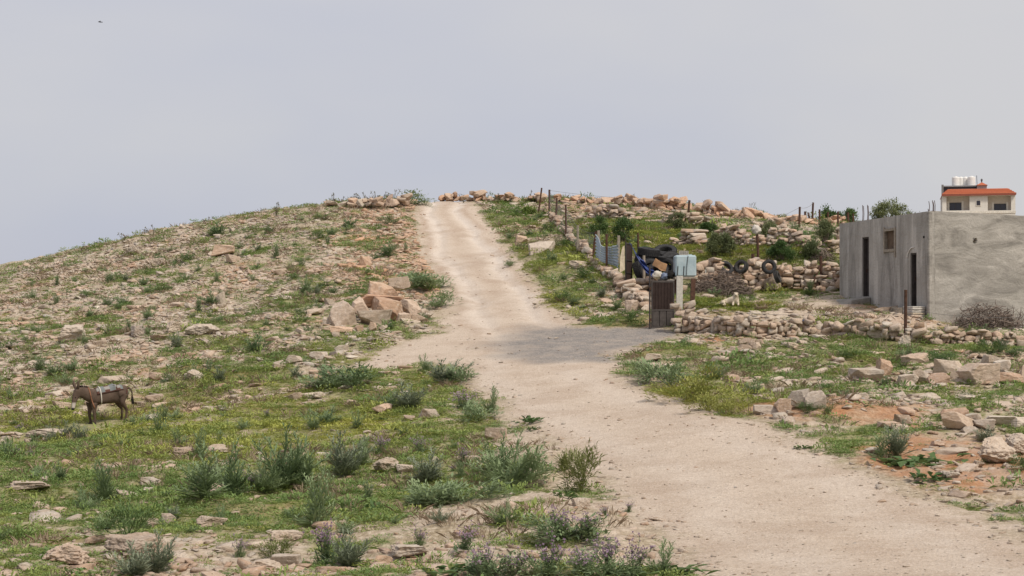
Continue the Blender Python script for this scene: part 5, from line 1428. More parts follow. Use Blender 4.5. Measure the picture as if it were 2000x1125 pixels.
# ------------------------------------------------------------------ corrugated sheets, board, tarpaulin, tank, tyres
def corrugated():
    mt = NB('weathered_blue_grey_sheet', 0.55, 0.4); n = mt.noise(2.2, 5, 0.65); n2 = mt.noise(6, 4, 0.7, mt.mapped((0.4, 0.4, 3)))
    c = mt.ramp(n, (0.3, (0.24, 0.295, 0.32)), (0.7, (0.38, 0.435, 0.46))); c = mt.mix(mt.ramp(n2, (0.56, 0.0), (0.68, 0.55)), c, (0.20, 0.13, 0.09)); c = mt.mix(mt.ramp(n2, (0.3, 0.5), (0.42, 0.0)), c, (0.45, 0.50, 0.52))
    mt = mt.color(c)
    A = G(1160, 516); B = G(1209, 539); o = A.copy()
    t = thing('corrugated_fence', 'blue grey corrugated metal sheets fencing off the far end of the yard', 'fence', o)
    N = 3
    for s in range(N):
        v = []; f = []; nu, nw = 14, 49
        for i in range(nu + 1):
            u = (s + i / nu * 0.985) / N; p = A.lerp(B, u)
            topy = 462 + (484 - 466) * u + 14 * math.sin(u * 3.1) * (1 if u < .5 else 0.9); hh = EYE.z + ray(0, topy)[1] * p.y - p.z - 0.22 - 0.05 * (s % 2)
            for j in range(nw + 1):
                w = j / nw; off = 0.035 * math.sin(w * math.pi * 2 * 7) + (0.12 * math.sin(u * 9 + 1) + 0.012 * s)
                v.append(Vector((p.x - o.x + off * 0.82, p.y - o.y - off * 0.3, p.z - o.z + 0.34 + hh * w)))
        for i in range(nu):
            for j in range(nw): a = i * (nw + 1) + j; f.append([a, a + 1, a + nw + 2, a + nw + 1])
        mb = MB(); mb.v = v; mb.f = f; ob = mb.build('corrugated_sheet', mt, t, True)
        sm = ob.modifiers.new('thickness', 'SOLIDIFY'); sm.thickness = 0.006
    p = G(1215.5, 541); k = p.y / FPX
    m = MB(); m.v = [Vector((-5.5 * k, 0, 8 * k)), Vector((5.0 * k, 0.05, 14 * k)), Vector((5.0 * k, 0.25, 62 * k)), Vector((1.0 * k, 0.25, 59 * k)), Vector((-3.0 * k, 0.2, 42 * k))]
    m.f = [[0, 1, 2, 3, 4]]; bk = [q + Vector((0, 0.03, 0)) for q in m.v]; m.v += bk; m.f += [[9, 8, 7, 6, 5]] + [[i, i + 5, (i + 1) % 5 + 5, (i + 1) % 5] for i in range(5)]
    tag(m.build('plywood_board', simple('beige_board', (0.50, 0.42, 0.30), 0.85, 0.1), None, loc=p), 'beige board leaning between corrugated sheets and dark gate leaf', 'board')
corrugated()

def tyre_mesh(name, R0, w, mat, lugs=36):
    m = MB(); prof = []
    r1 = R0 * 0.56
    for a, b in ((r1, -0.34), (r1 * 1.06, -0.46), (R0 * 0.78, -0.52), (R0 * 0.94, -0.47), (R0 * 0.99, -0.36), (R0, -0.12), (R0, 0.12), (R0 * 0.99, 0.36), (R0 * 0.94, 0.47), (R0 * 0.78, 0.52), (r1 * 1.06, 0.46), (r1, 0.34), (r1 * 0.97, 0.0)):
        prof.append((a, b * w))
    m.lathe(prof, lugs, None, True)
    for i in range(lugs):
        for sgn in (-1, 1):
            a = 2 * math.pi * (i + (0.25 if sgn > 0 else 0.75)) / lugs; ca, sa = math.cos(a), math.sin(a); da = 0.045 * sgn
            def tf(p, a=a): return Vector((p.x * math.cos(a + p.y), p.x * math.sin(a + p.y), p.z))
            lo, hi = (0.02 * w, 0.45 * w) if sgn > 0 else (-0.45 * w, -0.02 * w)
            m.box(R0 * 0.985, R0 * 1.03, -0.055, 0.055, lo, hi, tf)
    return m.mesh(name, mat)
TY = tyre_mesh('tyre', 0.31, 0.22, M['rubber']); TYD = tyre_mesh('tyre', 0.31, 0.24, M['dirtyrubber']); TYB = tyre_mesh('tyre', 0.50, 0.34, M['rubber'])
def tyre(me, px, py, Y, rot, label, sc=1.0, group=None):
    c = at(px, py, Y); o = link('tyre', me, None, c, rot, (sc,) * 3); tag(o, label, 'tyre', group)
yw = G(1500, 567).y
tyre(TY, 1502, 521, yw - 0.70, (R(80), 0, R(6)), 'old tyre standing face-on on the rear yard wall', 1.03)
tyre(TYD, 1518, 541, yw - 0.95, (R(72), 0, R(68)), 'old tyre leaning edge-on below the face-on tyre', 0.9)
tyre(TYD, 1448, 521, yw - 0.75, (R(74), 0, R(-38)), 'dusty tyre on the rear wall above the brushwood heap', 1.0)
tyre(TY, 1418, 524, yw - 0.75, (R(58), 0, R(25)), 'dark tyre lying on the rear wall left of the dusty one', 1.05)
def tyre_heap():
    b = G(1280, 575); Y = 68.0; gp = 'big tyres heaped behind the gate'
    for px, py, dy, rot, lab in ((1270, 527, 0.2, (R(78), R(0), R(8)), 'large tyre standing at the front left of the black heap'), (1300, 524, 0.6, (R(80), 0, R(-14)), 'large tyre standing behind the cardboard in the black heap'),
            (1262, 507, 0.9, (R(14), R(8), 0), 'large tyre lying flat at the left of the black heap'), (1294, 503, 1.0, (R(12), R(-14), 1), 'large tyre lying tilted at the right of the black heap'),
            (1267, 492, 0.8, (R(10), R(4), 0.4), 'uppermost flat tyre of the black heap'), (1300, 493, 1.6, (R(24), R(-20), 0.6), 'tyre slumped at the upper right of the black heap'),
            (1283, 512, 1.5, (R(70), R(5), R(40)), 'tyre wedged upright inside the black heap'), (1252, 531, 0.5, (R(66), R(12), R(60)), 'tyre leaning at the far left of the black heap'), (1312, 512, 0.9, (R(60), R(-8), R(20)), 'tyre leaning against the tank side of the black heap'), (1285, 533, -0.1, (R(62), R(6), R(-20)), 'tyre half hidden below the cardboard in the black heap')):
        tyre(TYB, px, py, Y + dy, rot, lab, 1.0, gp)
    # rubble plinth they were dumped on
    stone_wall('yard_rubble_bank', 'stony bank supporting the black tyre heap', [(1246,566),(1285,570),(1322,572)], 0.5, (0.35, 0.7), (0.22, 0.36), 1.6, 23, 60, 0.3, 'rock heap', 0.4)
tyre_heap()
def tarp():
    mt = NB('blue_tarpaulin', 0.5, 0.35); n = mt.noise(7, 4, 0.7); mt = mt.color(mt.ramp(n, (0.3, (0.018, 0.028, 0.09)), (0.6, (0.035, 0.06, 0.20)), (0.8, (0.10, 0.14, 0.30))))
    A = at(1231, 480, 66.6); B = at(1292, 540, 66.2); o = A.copy(); g = np.random.default_rng(5)
    nu, nw = 34, 12; v = []; f = []
    for i in range(nu + 1):
        u = i / nu; p = A.lerp(B, u) - Vector((0, 0, 0.25 * math.sin(math.pi * u)))
        wd = 0.20 + 0.35 * math.sin(math.pi * min(1, u * 1.15)) 
        for j in range(nw + 1):
            w = j / nw; q = p + Vector((0.25 * w * wd, 0.5 * (1 - w) + 0.12 * math.sin(w * 14 + u * 9), -wd * w + 0.18))
            q += Vector((0, 0.10 * (vn2(u * 16, w * 5, 3) - .5), 0.14 * (vn2(u * 13, w * 4, 9) - .5))); v.append(q - o)
    for i in range(nu):
        for j in range(nw): a = i * (nw + 1) + j; f.append([a, a + 1, a + nw + 2, a + nw + 1])
    mb = MB(); mb.v = v; mb.f = f; ob = mb.build('tarpaulin', mt, None, False, loc=o); tag(ob, 'crumpled blue tarpaulin hanging down across the black tyre heap', 'tarpaulin')
    sm = ob.modifiers.new('thickness', 'SOLIDIFY'); sm.thickness = 0.006
    m = MB(); c = at(1290, 517, 66.9)
    v = [(-.36, 0, -.02), (-.22, -.05, .28), (.05, -.02, .10), (.30, .03, .02), (.22, 0, -.28), (.02, -.05, -.26), (-.12, -.02, -.14)]
    m.v = [Vector(q) for q in v] + [Vector(q) + Vector((0, .03, .01)) for q in v]; n = len(v)
    m.f = [list(range(n)), list(range(n, 2 * n))[::-1]] + [[i, (i + 1) % n, n + (i + 1) % n, n + i] for i in range(n)]
    tag(m.build('cardboard_sheet', simple('brown_cardboard', (0.36, 0.21, 0.11), 0.9, 0.1), None, loc=c), 'torn brown cardboard sheet lying on the black tyre heap', 'cardboard')
    for px, py, mat, lab, s in ((1283, 538, 'bagwhite', 'white rubbish bag dumped behind the gate', 0.17), (1310, 537, 'black', 'black rubbish bag dumped behind the gate', 0.15), (1296, 540, 'bluebag', 'blue grey rubbish bag between two others behind the gate', 0.15)):
        vv, ff = ico(3); vv = vv * ([s * 1.2, s, s]) + vv * ((vn3(vv * 3 + px, 2) - 0.5) * s * 0.9)[:, None]
        tag(link('rubbish_bag', mesh_np('rubbish_bag', vv, ff, M[mat], True), None, at(px, py, 65.8)), lab, 'bag')
M['bluebag'] = simple('blue_grey_plastic', (0.12, 0.15, 0.22), 0.5, 0.4)
tarp()
def tank():
    Y = 66.0; k = Y / FPX; c = at(1337.5, 543, Y); W = 41 * k; H = 44 * k; D = 0.85
    t = thing('water_cistern', 'pale blue steel water tank on a stand beside the gate', 'water tank', c)
    mt = NB('pale_blue_steel', 0.4, 0.45); n = mt.noise(2.5, 4, 0.6); n2 = mt.noise(5, 4, 0.7, mt.mapped((2, 2, 0.3)))
    cc = mt.ramp(n, (0.3, (0.29, 0.38, 0.41)), (0.7, (0.42, 0.50, 0.52))); mt = mt.color(mt.mix(mt.ramp(n2, (0.56, 0), (0.7, 0.5)), cc, (0.30, 0.27, 0.22)))
    m = MB(); m.box(-W / 2, W / 2, -D / 2, D / 2, 0.05, H); m.build('tank_body', mt, t, bevel=0.06)
    m = MB(); m.box(-W / 2 - 0.03, W / 2 + 0.05, -D / 2 - 0.03, D / 2 + 0.03, -0.06, 0.04); m.build('tray', M['oldwood'], t, bevel=0.01)
    m = MB(); m.lathe([(0, H - 0.01), (0.2, H - 0.01), (0.2, H + 0.04), (0, H + 0.05)], 16, lambda p: p + Vector((0.12, 0, 0))); m.build('filler_cap', mt, t)
    g0 = gz(c.x, c.y) - c.z - 0.2
    for sx in (-1, 1):
        for sy in (-1, 1):
            m = MB(); m.box(sx * (W / 2 - 0.08) - 0.035, sx * (W / 2 - 0.08) + 0.035, sy * (D / 2 - 0.08) - 0.035, sy * (D / 2 - 0.08) + 0.035, g0, -0.063); m.build('leg', M['rust'], t)
    m = MB(); m.tube([(0.02, -D / 2 - 0.03, 0.1), (0.04, -D / 2 - 0.04, 0.5), (0.09, -D / 2 - 0.03, H - 0.05), (0.1, -0.2, H + 0.03)], 0.012, 6); m.build('hose', M['darkmetal'], t)
    for x in (-0.36, -0.1):
        m = MB(); m.tube([(x, -D / 2 - 0.012, 0.1), (x + 0.02, -D / 2 - 0.012, 0.5)], 0.018, 6); m.build('strap', M['darkmetal'], t)
    # hollow concrete block on top, its holes towards us
    b = c + Vector((-3 * k, -0.2, H + 0.012)); w, h, d = 17 * k, 8 * k, 0.2
    m = MB(); xs = [0, .12, .30, .38, .56, .64, .82, 1.0]; xs = [0, .08, .24, .31, .47, .54, .70, .77, .93, 1.0]
    zs = [0, .14, .44, .56, .86, 1.0]
    for i in range(len(xs) - 1):
        for j in range(len(zs) - 1):
            if i % 2 == 1 and j % 2 == 1: continue
            m.box(-w / 2 + xs[i] * w, -w / 2 + xs[i + 1] * w, -d / 2, d / 2, zs[j] * h, zs[j + 1] * h)
    m.box(-w / 2, w / 2, d / 2 + .001, d / 2 + .02, 0, h)
    tag(m.build('hollow_block', M['cement'], None, loc=b), 'hollow concrete block lying on top of the pale blue tank', 'block')
    c = at(1370, 534, 70.5); k = 70.5 / FPX; w, h, d = 17 * k, 16 * k, 0.3
    t = thing('plastic_crate', 'white open plastic crate right of the pale blue tank', 'crate', c)
    for i in range(4):
        m = MB(); z = i * h / 3.3; m.box(-w / 2, w / 2, -d / 2, -d / 2 + 0.02, z, z + 0.03); m.box(-w / 2, w / 2, d / 2 - 0.02, d / 2, z, z + 0.03)
        m.box(-w / 2, -w / 2 + 0.02, -d / 2 + 0.021, d / 2 - 0.021, z, z + 0.03); m.box(w / 2 - 0.02, w / 2, -d / 2 + 0.021, d / 2 - 0.021, z, z + 0.03); m.build('rail', M['white'], t)
    for x in (-w / 2 + 0.02, -w / 6, w / 6, w / 2 - 0.02):
        m = MB(); m.box(x - 0.02, x + 0.02, -d / 2 - 0.012, -d / 2 - 0.002, 0, h * 0.98); m.build('slat', M['white'], t)
    m = MB(); m.box(-w / 2 + 0.025, w / 2 - 0.025, -d / 2 + 0.025, d / 2 - 0.025, 0.002, 0.02); m.build('crate_floor', M['white'], t)
tank()
for px, py, w, h, lab, t in ((1482, 545, 24, 26, 'big upright pale slab leaning in the rear yard wall', 0.25), (1572, 548, 50, 19, 'big flat tan slab in the rear yard wall', 0.4), (1534, 545, 26, 22, 'brown boulder right of the edge-on tyre', 0.5),
        (1500, 570, 34, 24, 'broad boulder at the foot of the rear yard wall', 0.25), (1592, 556, 28, 10, 'whitish flat stone near the braced post', 0.0), (1457, 537, 22, 12, 'white stone behind the brushwood heap', 0.0)):
    o = put(BIG[int(px) % 8], px, py, w, h, lab, tint=t); o.location.y -= 0.35
def misc():
    p = G(1616, 562); t = thing('rubbish_sack', 'black and white rubbish sack by the far corner of the building', 'bag', p)
    v, f = ico(3); vv = v * [.24, .2, .2] + v * ((vn3(v * 3, 5) - 0.5) * 0.25)[:, None]; vv[:, 2] += .14
    link('sack', mesh_np('sack', vv, f, M['black'], True), t)
    vv = v * [.12, .1, .1] + [0.08, -0.14, .26] + v * ((vn3(v * 4, 6) - 0.5) * 0.1)[:, None]; link('white_wrapping', mesh_np('white_wrapping', vv, f, M['bagwhite'], True), t)
    p = G(1633, 563); m = MB(); w = .16; m.box(-w, w, -.14, .14, 0, .62); tag(m.build('cement_pillar', M['cement'], None, bevel=.02, loc=p), 'short cement pillar against the far corner of the building', 'pillar')
    p = G(1573, 640); v2, f2 = ico(2); vv = v2 * [.1, .08, .07] + v2 * ((vn3(v2 * 4, 6) - 0.5) * 0.06)[:, None]; k = gz(p.x, p.y - .1)
    tag(link('blue_scrap', mesh_np('blue_scrap', vv, f2, simple('blue_plastic', (0.05, 0.14, 0.42), 0.5, 0.4), True), None, (at(1573, 627, 54.6))), 'scrap of bright blue plastic lying on the front wall', 'litter')
misc()

# ------------------------------------------------------------------ brushwood
def brush(name, label, c, rx, ry, h, n, seed, up=0.3, spikes=0):
    g = np.random.default_rng(seed); m = MB()
    for i in range(n):
        a = g.uniform(0, 6.28); q = math.sqrt(g.uniform()) ; x, y = math.cos(a) * q * rx, math.sin(a) * q * ry
        z = h * (1 - q * q) * g.uniform(0.05, 1.0); az = g.uniform(0, 6.28); L = g.uniform(0.25, 0.8) * min(rx, 1.2) * 0.8
        d = Vector((math.cos(az) * L, math.sin(az) * L * 0.7, g.normal() * L * up + 0.05)); p = Vector((x, y, max(z, 0.02)))
        b = Vector(g.normal(size=3) * 0.10 * L)
        m.tube([p - d * 0.5, p + b, p + d * 0.5 + b * 0.5], [0.018, 0.013, 0.006], 3, False)
        for s in range(2):
            e = p + d * g.uniform(-.3, .4); m.tube([e, e + Vector(g.normal(size=3) * 0.14 * L + [0, 0, 0.10 * L])], [0.006, 0.003], 3, False)
    for i in range(spikes):
        x = g.uniform(-rx * .6, rx * .9); p = Vector((x, g.normal() * .1, h * .3)); L = g.uniform(.5, 1.0); d = Vector((g.normal() * .5, g.normal() * .2, 1)).normalized() * L
        m.tube([p, p + d * .5 + Vector((.06, 0, 0)), p + d], [.025, .016, .006], 4, False)
        for s in range(4):
            e = p + d * g.uniform(.3, .9); m.tube([e, e + Vector((g.normal() * .22, g.normal() * .1, .18))], [.01, .004], 3, False)
    o = m.build(name, M['twig'], None, loc=c); return tag(o, label, 'brushwood')
b = G(1413, 579); brush('brushwood_heap', 'heap of dry grey branches between the tank and the dog', b + Vector((0, .6, 0)), 1.5, .8, 1.15, 950, 3, 0.3, 6)
b = G(1912, 641); brush('thorn_brushwood', 'dry thorny brushwood heaped against the concrete front wall', Vector((b.x, 57.3, gz(b.x, 57.3))), 1.4, .6, 1.05, 620, 4, 0.55, 8)
b = G(1612, 517); brush('dead_bush', 'dead brown bush behind the far corner of the building', b + Vector((0, .6, 0)), .75, .6, .85, 320, 6, 0.7)

# ------------------------------------------------------------------ animals
def skin_body(name, nodes, edges, root, mat, sub=2):
    """one continuous body grown from a joint skeleton; nodes: (x, y, z, rx, ry)"""
    me = bpy.data.meshes.new(name); me.from_pydata([n[:3] for n in nodes], edges, [])
    o = bpy.data.objects.new(name, me); COL.objects.link(o)
    o.modifiers.new('skin', 'SKIN')
    sv = me.skin_vertices[0].data
    for i, n in enumerate(nodes): sv[i].radius = (n[3], n[4]); sv[i].use_root = (i == root)
    sb = o.modifiers.new('sub', 'SUBSURF'); sb.levels = sub; sb.render_levels = sub
    dg = bpy.context.evaluated_depsgraph_get(); ev = o.evaluated_get(dg)
    m2 = bpy.data.meshes.new_from_object(ev); bpy.data.objects.remove(o)
    m2.name = name; m2.materials.clear(); m2.materials.append(mat)
    m2.polygons.foreach_set('use_smooth', np.ones(len(m2.polygons), bool)); return m2

def donkey():
    k = NB('donkey_coat', 0.9, 0.15); n = k.noise(9, 5, 0.7); sp = k.n('ShaderNodeSeparateXYZ'); k.l(k.coord(), sp.inputs[0])
    c = k.ramp(n, (0.3, (0.075, 0.050, 0.037)), (0.7, (0.125, 0.088, 0.066)))
    # lower legs darken towards the hooves; pale muzzle ring with dark nose tip
    c = k.mix(k.ramp(sp.outputs[2], (0.10, 0.45), (0.16, 0.0)), c, (0.06, 0.042, 0.034))
    mz = k.n('ShaderNodeVectorMath'); mz.operation = 'DISTANCE'; k.l(k.coord(), mz.inputs[0]); mz.inputs[1].default_value = (0.93, 0.12, 0.53)
    c = k.mix(k.ramp(mz.outputs['Value'], (0.12, 0.85), (0.16, 0.0)), c, (0.52, 0.46, 0.40))
    mz2 = k.n('ShaderNodeVectorMath'); mz2.operation = 'DISTANCE'; k.l(k.coord(), mz2.inputs[0]); mz2.inputs[1].default_value = (0.955, 0.13, 0.445)
    c = k.mix(k.ramp(mz2.outputs['Value'], (0.075, 1.0), (0.10, 0.0)), c, (0.025, 0.02, 0.02))
    coat = k.color(c)
    N = [(-.60, 0, .80, .15, .19), (-.38, 0, .785, .22, .245), (-.05, 0, .74, .255, .265), (.20, 0, .755, .235, .255), (.38, 0, .775, .19, .225),   # 0-4 trunk
         (.53, .02, .86, .13, .19), (.66, .05, .93, .10, .155), (.77, .075, .955, .085, .11),                                                  # 5-7 neck, poll
         (.83, .09, .87, .078, .10), (.885, .105, .73, .062, .08), (.925, .12, .59, .048, .056), (.945, .125, .50, .05, .052), (.955, .128, .455, .036, .036),  # 8-12 head
         (.36, .12, .60, .10, .14), (.36, .13, .47, .066, .085), (.375, .125, .29, .046, .05), (.37, .12, .17, .034, .037), (.375, .115, .085, .033, .036), (.395, .115, .02, .042, .05),   # 13-18 fore (left of body)
         (.38, -.12, .60, .10, .14), (.41, -.13, .47, .066, .085), (.45, -.125, .29, .046, .05), (.445, -.12, .17, .034, .037), (.43, -.115, .085, .033, .036), (.45, -.115, .02, .042, .05),  # 19-24
         (-.46, .11, .68, .15, .18), (-.38, .14, .53, .10, .13), (-.50, .13, .37, .045, .062), (-.535, .125, .31, .036, .046), (-.515, .12, .17, .028, .033), (-.50, .12, .085, .033, .036), (-.475, .12, .02, .042, .05),  # 25-31
         (-.44, -.11, .68, .15, .18), (-.34, -.14, .53, .10, .13), (-.44, -.13, .37, .045, .062), (-.475, -.125, .31, .036, .046), (-.455, -.12, .17, .028, .033), (-.44, -.12, .085, .033, .036), (-.415, -.12, .02, .042, .05),  # 32-38
         (.775, .135, 1.03, .036, .04), (.765, .185, 1.14, .042, .055), (.76, .215, 1.26, .014, .02),    # 39-41 ear
         (.80, .01, 1.03, .036, .04), (.82, -.05, 1.14, .042, .055), (.83, -.08, 1.26, .014, .02)]
    E = [(0, 1), (1, 2), (2, 3), (3, 4), (4, 5), (5, 6), (6, 7), (7, 8), (8, 9), (9, 10), (10, 11), (11, 12)]
    for a in (13, 19): E += [(4 if False else 3, a)] + [(a + i, a + i + 1) for i in range(5)]
    for a in (25, 32): E += [(1, a)] + [(a + i, a + i + 1) for i in range(6)]
    E += [(7, 39), (39, 40), (40, 41), (7, 42), (42, 43), (43, 44)]
    body = skin_body('donkey', N, E, 2, coat, 2)
    # ground contact: front feet lower on the slope
    p = G(205, 829); rz = R(180 + 30)
    co = np.array([v.co[:] for v in body.vertices])
    p.z -= 0.0
    d = link('donkey', body, None, p + Vector((0.05, 0.1, -0.01)), (0, 0, rz))
    s = 70.0 * p.y / FPX / 1.0
    d.scale = (s,) * 3
    gf = ground_h(p.x - 0.42 * math.cos(R(30)), p.y - 0.42 * math.sin(R(30)))[0]; gr = ground_h(p.x + 0.47 * math.cos(R(30)), p.y + 0.47 * math.sin(R(30)))[0]
    d.location.z = float((gf + gr) / 2) + 0.03
    d.rotation_euler = Euler((0, math.atan2(float(gr - gf), 0.9 * s), 0)).to_matrix().to_4x4().to_euler()
    d.rotation_euler = (Matrix.Rotation(rz, 3, 'Z') @ Matrix.Rotation(math.atan2(float(gr - gf), 0.9 * s), 3, 'Y')).to_euler()
    tag(d, 'brown donkey with a striped saddle blanket standing in the stony grass', 'donkey')
    bv = BVHTree.FromPolygons([Vector(c) for c in co], [tuple(q.vertices) for q in body.polygons])
    def ring(x, a, off, tilt=0.0):
        """point on the coat at trunk station x, angle a from the spine (positive = animal's left)"""
        o = Vector((x, 0, .78)); dr = Vector((tilt * math.cos(a), math.sin(a), math.cos(a))).normalized()
        h = bv.ray_cast(o + dr * 0.9, -dr)
        q = h[0] if h[0] is not None else o + dr * .2
        return q + dr * off
    bl = NB('striped_blanket', 0.95, 0.05); sp = bl.n('ShaderNodeSeparateXYZ'); bl.l(bl.coord('UV'), sp.inputs[0])
    st = bl.math('PINGPONG', bl.math('MULTIPLY', sp.outputs[0], 5.0), 1.0); st2 = bl.math('PINGPONG', bl.math('MULTIPLY', sp.outputs[1], 4.0), 1.0)
    bc = bl.mix(bl.ramp(st, (0.45, 0.0), (0.55, 1.0)), (0.17, 0.18, 0.175), (0.27, 0.25, 0.225))
    chk = bl.math('MULTIPLY', bl.ramp(st, (0.5, 0.0), (0.55, 1.0)), bl.ramp(st2, (0.55, 1.0), (0.6, 0.0)))
    bc = bl.mix(chk, bc, (0.10, 0.05, 0.038)); edge = bl.ramp(bl.math('ABSOLUTE', bl.math('SUBTRACT', sp.outputs[1], 0.5)), (0.43, 0.0), (0.45, 1.0))
    bl = bl.color(bl.mix(edge, bc, (0.075, 0.04, 0.032)))
    v = []; f = []; uv = []; nx, na = 22, 24
    for i in range(nx + 1):
        x = -.46 + .74 * i / nx
        for j in range(na + 1):
            a = R(-84 + 168 * j / na) * (1 - 0.18 * (1 - i / nx)); v.append(ring(x, a, .006 + .003 * math.sin(j * 2.0))); uv.append((i / nx, j / na))
    for i in range(nx):
        for j in range(na): q = i * (na + 1) + j; f.append([q, q + 1, q + na + 2, q + na + 1])
    mb = MB(); mb.v = v; mb.f = f; me = mb.mesh('saddle_blanket', bl, True)
    ul = me.uv_layers.new(name='UVMap')
    for lp in me.loops: ul.data[lp.index].uv = uv[lp.vertex_index]
    o = link('saddle_blanket', me, d); sm = o.modifiers.new('t', 'SOLIDIFY'); sm.thickness = .008; sm.offset = 1
    def strap(name, x, off, w, mat, a0, a1, tilt=0.0, sh=0.0):
        v = []; f = []; n = 30
        for i in range(n + 1):
            a = a0 + (a1 - a0) * i / n
            for s_ in (-w / 2, w / 2): v.append(ring(x + s_ + sh * abs(math.sin(a / 2)), a, off, tilt))
        for i in range(n): f.append([2 * i, 2 * i + 1, 2 * i + 3, 2 * i + 2])
        mb = MB(); mb.v = v; mb.f = f; o = mb.build(name, mat, d, True); sm = o.modifiers.new('t', 'SOLIDIFY'); sm.thickness = .008; sm.offset = 1
    strap('girth_strap', .18, .022, .028, M['bagwhite'], R(-178), R(178))
    strap('breast_strap', .40, .012, .03, simple('orange_webbing', (0.26, 0.12, 0.065), 0.8), R(-150), R(150), .25, .06)
    strap('crupper_strap', -.54, .012, .025, simple('dark_webbing', (0.10, 0.035, 0.025), 0.8), R(-95), R(95), -.5)
    dk = simple('dark_hair', (0.028, 0.021, 0.018), 0.9)
    g = np.random.default_rng(8); p_ = Plant()
    for i in range(26):
        t = i / 25; b0 = np.array([.44 + .34 * t, .06 * t + .01, 1.0 + .045 * t + .01 * math.sin(t * 3)]); b0 = np.array(bv.ray_cast(Vector((b0[0], b0[1], 1.6)), Vector((0, 0, -1)))[0] or b0)
        m = 5; p_.blades(np.tile(b0 - [0, 0, .01], (m, 1)), g.normal(size=(m, 3)) * .016 + [.01, 0, .05], np.full(m, .018), bend=0)
    link('mane', p_.mesh('mane', dk), d)
    m = MB(); m.tube([(-.66, 0, .90), (-.735, 0, .84), (-.755, 0, .74), (-.745, 0, .60)], [.03, .026, .02, .016], 7); tl = m.build('tail', coat, d, True)
    p_ = Plant(); n = 60; p_.blades(np.array([-.748, 0, .64]) + g.normal(size=(n, 3)) * [.012, .012, .04], g.normal(size=(n, 3)) * [.02, .02, .03] + [0, 0, -.22], np.full(n, .02), bend=0); link('tail_tuft', p_.mesh('tail_tuft', dk), tl)
    for x, y in ((.395, .115), (.45, -.115), (-.475, .12), (-.415, -.12)):
        m = MB(); m.lathe([(0, -.03), (.048, -.03), (.05, -.02), (.04, .045), (0, .05)], 12, lambda q: Vector((q.x * 1.15 + x, q.y + y, q.z))); m.build('hoof', dk, d, True)
    for y, s_ in ((.17, 1), (.03, -1)):
        vv, ff = ico(2); link('eye', mesh_np('eye', vv * .017 + [.868, .095 + s_ * .068, .80], ff, M['eye'], True), d)
        link('nostril', mesh_np('nostril', vv * [.010, .008, .012] + [.985, .133 + s_ * .026, .465], ff, M['eye'], True), d)
M['eye'] = simple('dark_eye', (0.01, 0.008, 0.007), 0.2, 0.5)
donkey()

def dog():
    k = NB('dog_coat', 0.95, 0.1); n = k.noise(8, 5, 0.7); coat = k.color(k.ramp(n, (0.3, (0.42, 0.33, 0.235)), (0.65, (0.62, 0.53, 0.41)))); k.bump(n, 0.6, 0.03)
    # lying on its chest, facing the camera, hindquarters stretched to the picture's left
    N = [(-.30, .12, .13, .12, .13), (-.16, .08, .15, .13, .14), (0, .02, .17, .125, .15), (.11, -.03, .20, .11, .14),       # trunk
         (.13, -.07, .31, .085, .095), (.13, -.10, .39, .078, .085), (.13, -.17, .385, .055, .06), (.13, -.24, .365, .036, .038),      # neck, skull, muzzle
         (.04, -.10, .13, .06, .07), (.03, -.16, .05, .042, .045), (.02, -.30, .035, .034, .032), (.02, -.36, .03, .036, .028),
         (.19, -.08, .13, .06, .07), (.21, -.15, .05, .042, .045), (.21, -.29, .035, .034, .032), (.21, -.35, .03, .036, .028),
         (-.34, -.02, .10, .085, .09), (-.24, -.10, .06, .05, .055), (-.33, -.17, .035, .034, .032), (-.25, -.22, .03, .036, .028),
         (-.42, .16, .08, .035, .035), (-.54, .12, .05, .032, .032), (-.62, .04, .04, .02, .02),
         (.075, -.075, .455, .025, .03), (.045, -.085, .425, .018, .03), (.185, -.075, .455, .025, .03), (.215, -.085, .425, .018, .03)]
    E = [(0, 1), (1, 2), (2, 3), (3, 4), (4, 5), (5, 6), (6, 7), (3, 8), (8, 9), (9, 10), (10, 11), (3, 12), (12, 13), (13, 14), (14, 15), (0, 16), (16, 17), (17, 18), (18, 19), (0, 20), (20, 21), (21, 22), (5, 23), (23, 24), (5, 25), (25, 26)]
    b = skin_body('dog', N, E, 2, coat, 2)
    p = G(1431, 597); o = link('dog', b, None, p + Vector((0, 0.1, 0)), (0, 0, R(-8))); o.location.z = gz(p.x, p.y + .1) - 0.01; o.scale = (1.12,) * 3
    tag(o, 'shaggy cream dog lying in the yard facing the camera', 'dog')
    v, f = ico(2); link('nose', mesh_np('nose', v * [.022, .016, .017] + [.13, -.275, .375], f, M['eye'], True), o)
    for s in (-1, 1): link('eye', mesh_np('eye', v * .011 + [.13 + s * .036, -.172, .425], f, M['eye'], True), o)
dog()

def bird():
    c = at(195, 43, 120.0); N = [(-.10, 0, 0, .03, .03), (0, 0, 0, .045, .045), (.09, 0, .01, .035, .035), (.14, 0, .01, .012, .012), (0, .16, .05, .012, .04), (-.03, .30, .02, .006, .02), (0, -.16, .05, .012, .04), (-.03, -.30, .02, .006, .02), (-.22, 0, 0, .008, .03)]
    o = link('bird', skin_body('bird', N, [(0, 1), (1, 2), (2, 3), (1, 4), (4, 5), (1, 6), (6, 7), (0, 8)], 1, M['black'], 1), None, c, (0, 0, R(200)))
    tag(o, 'tiny dark bird flying high in the sky at upper left', 'bird')
bird()

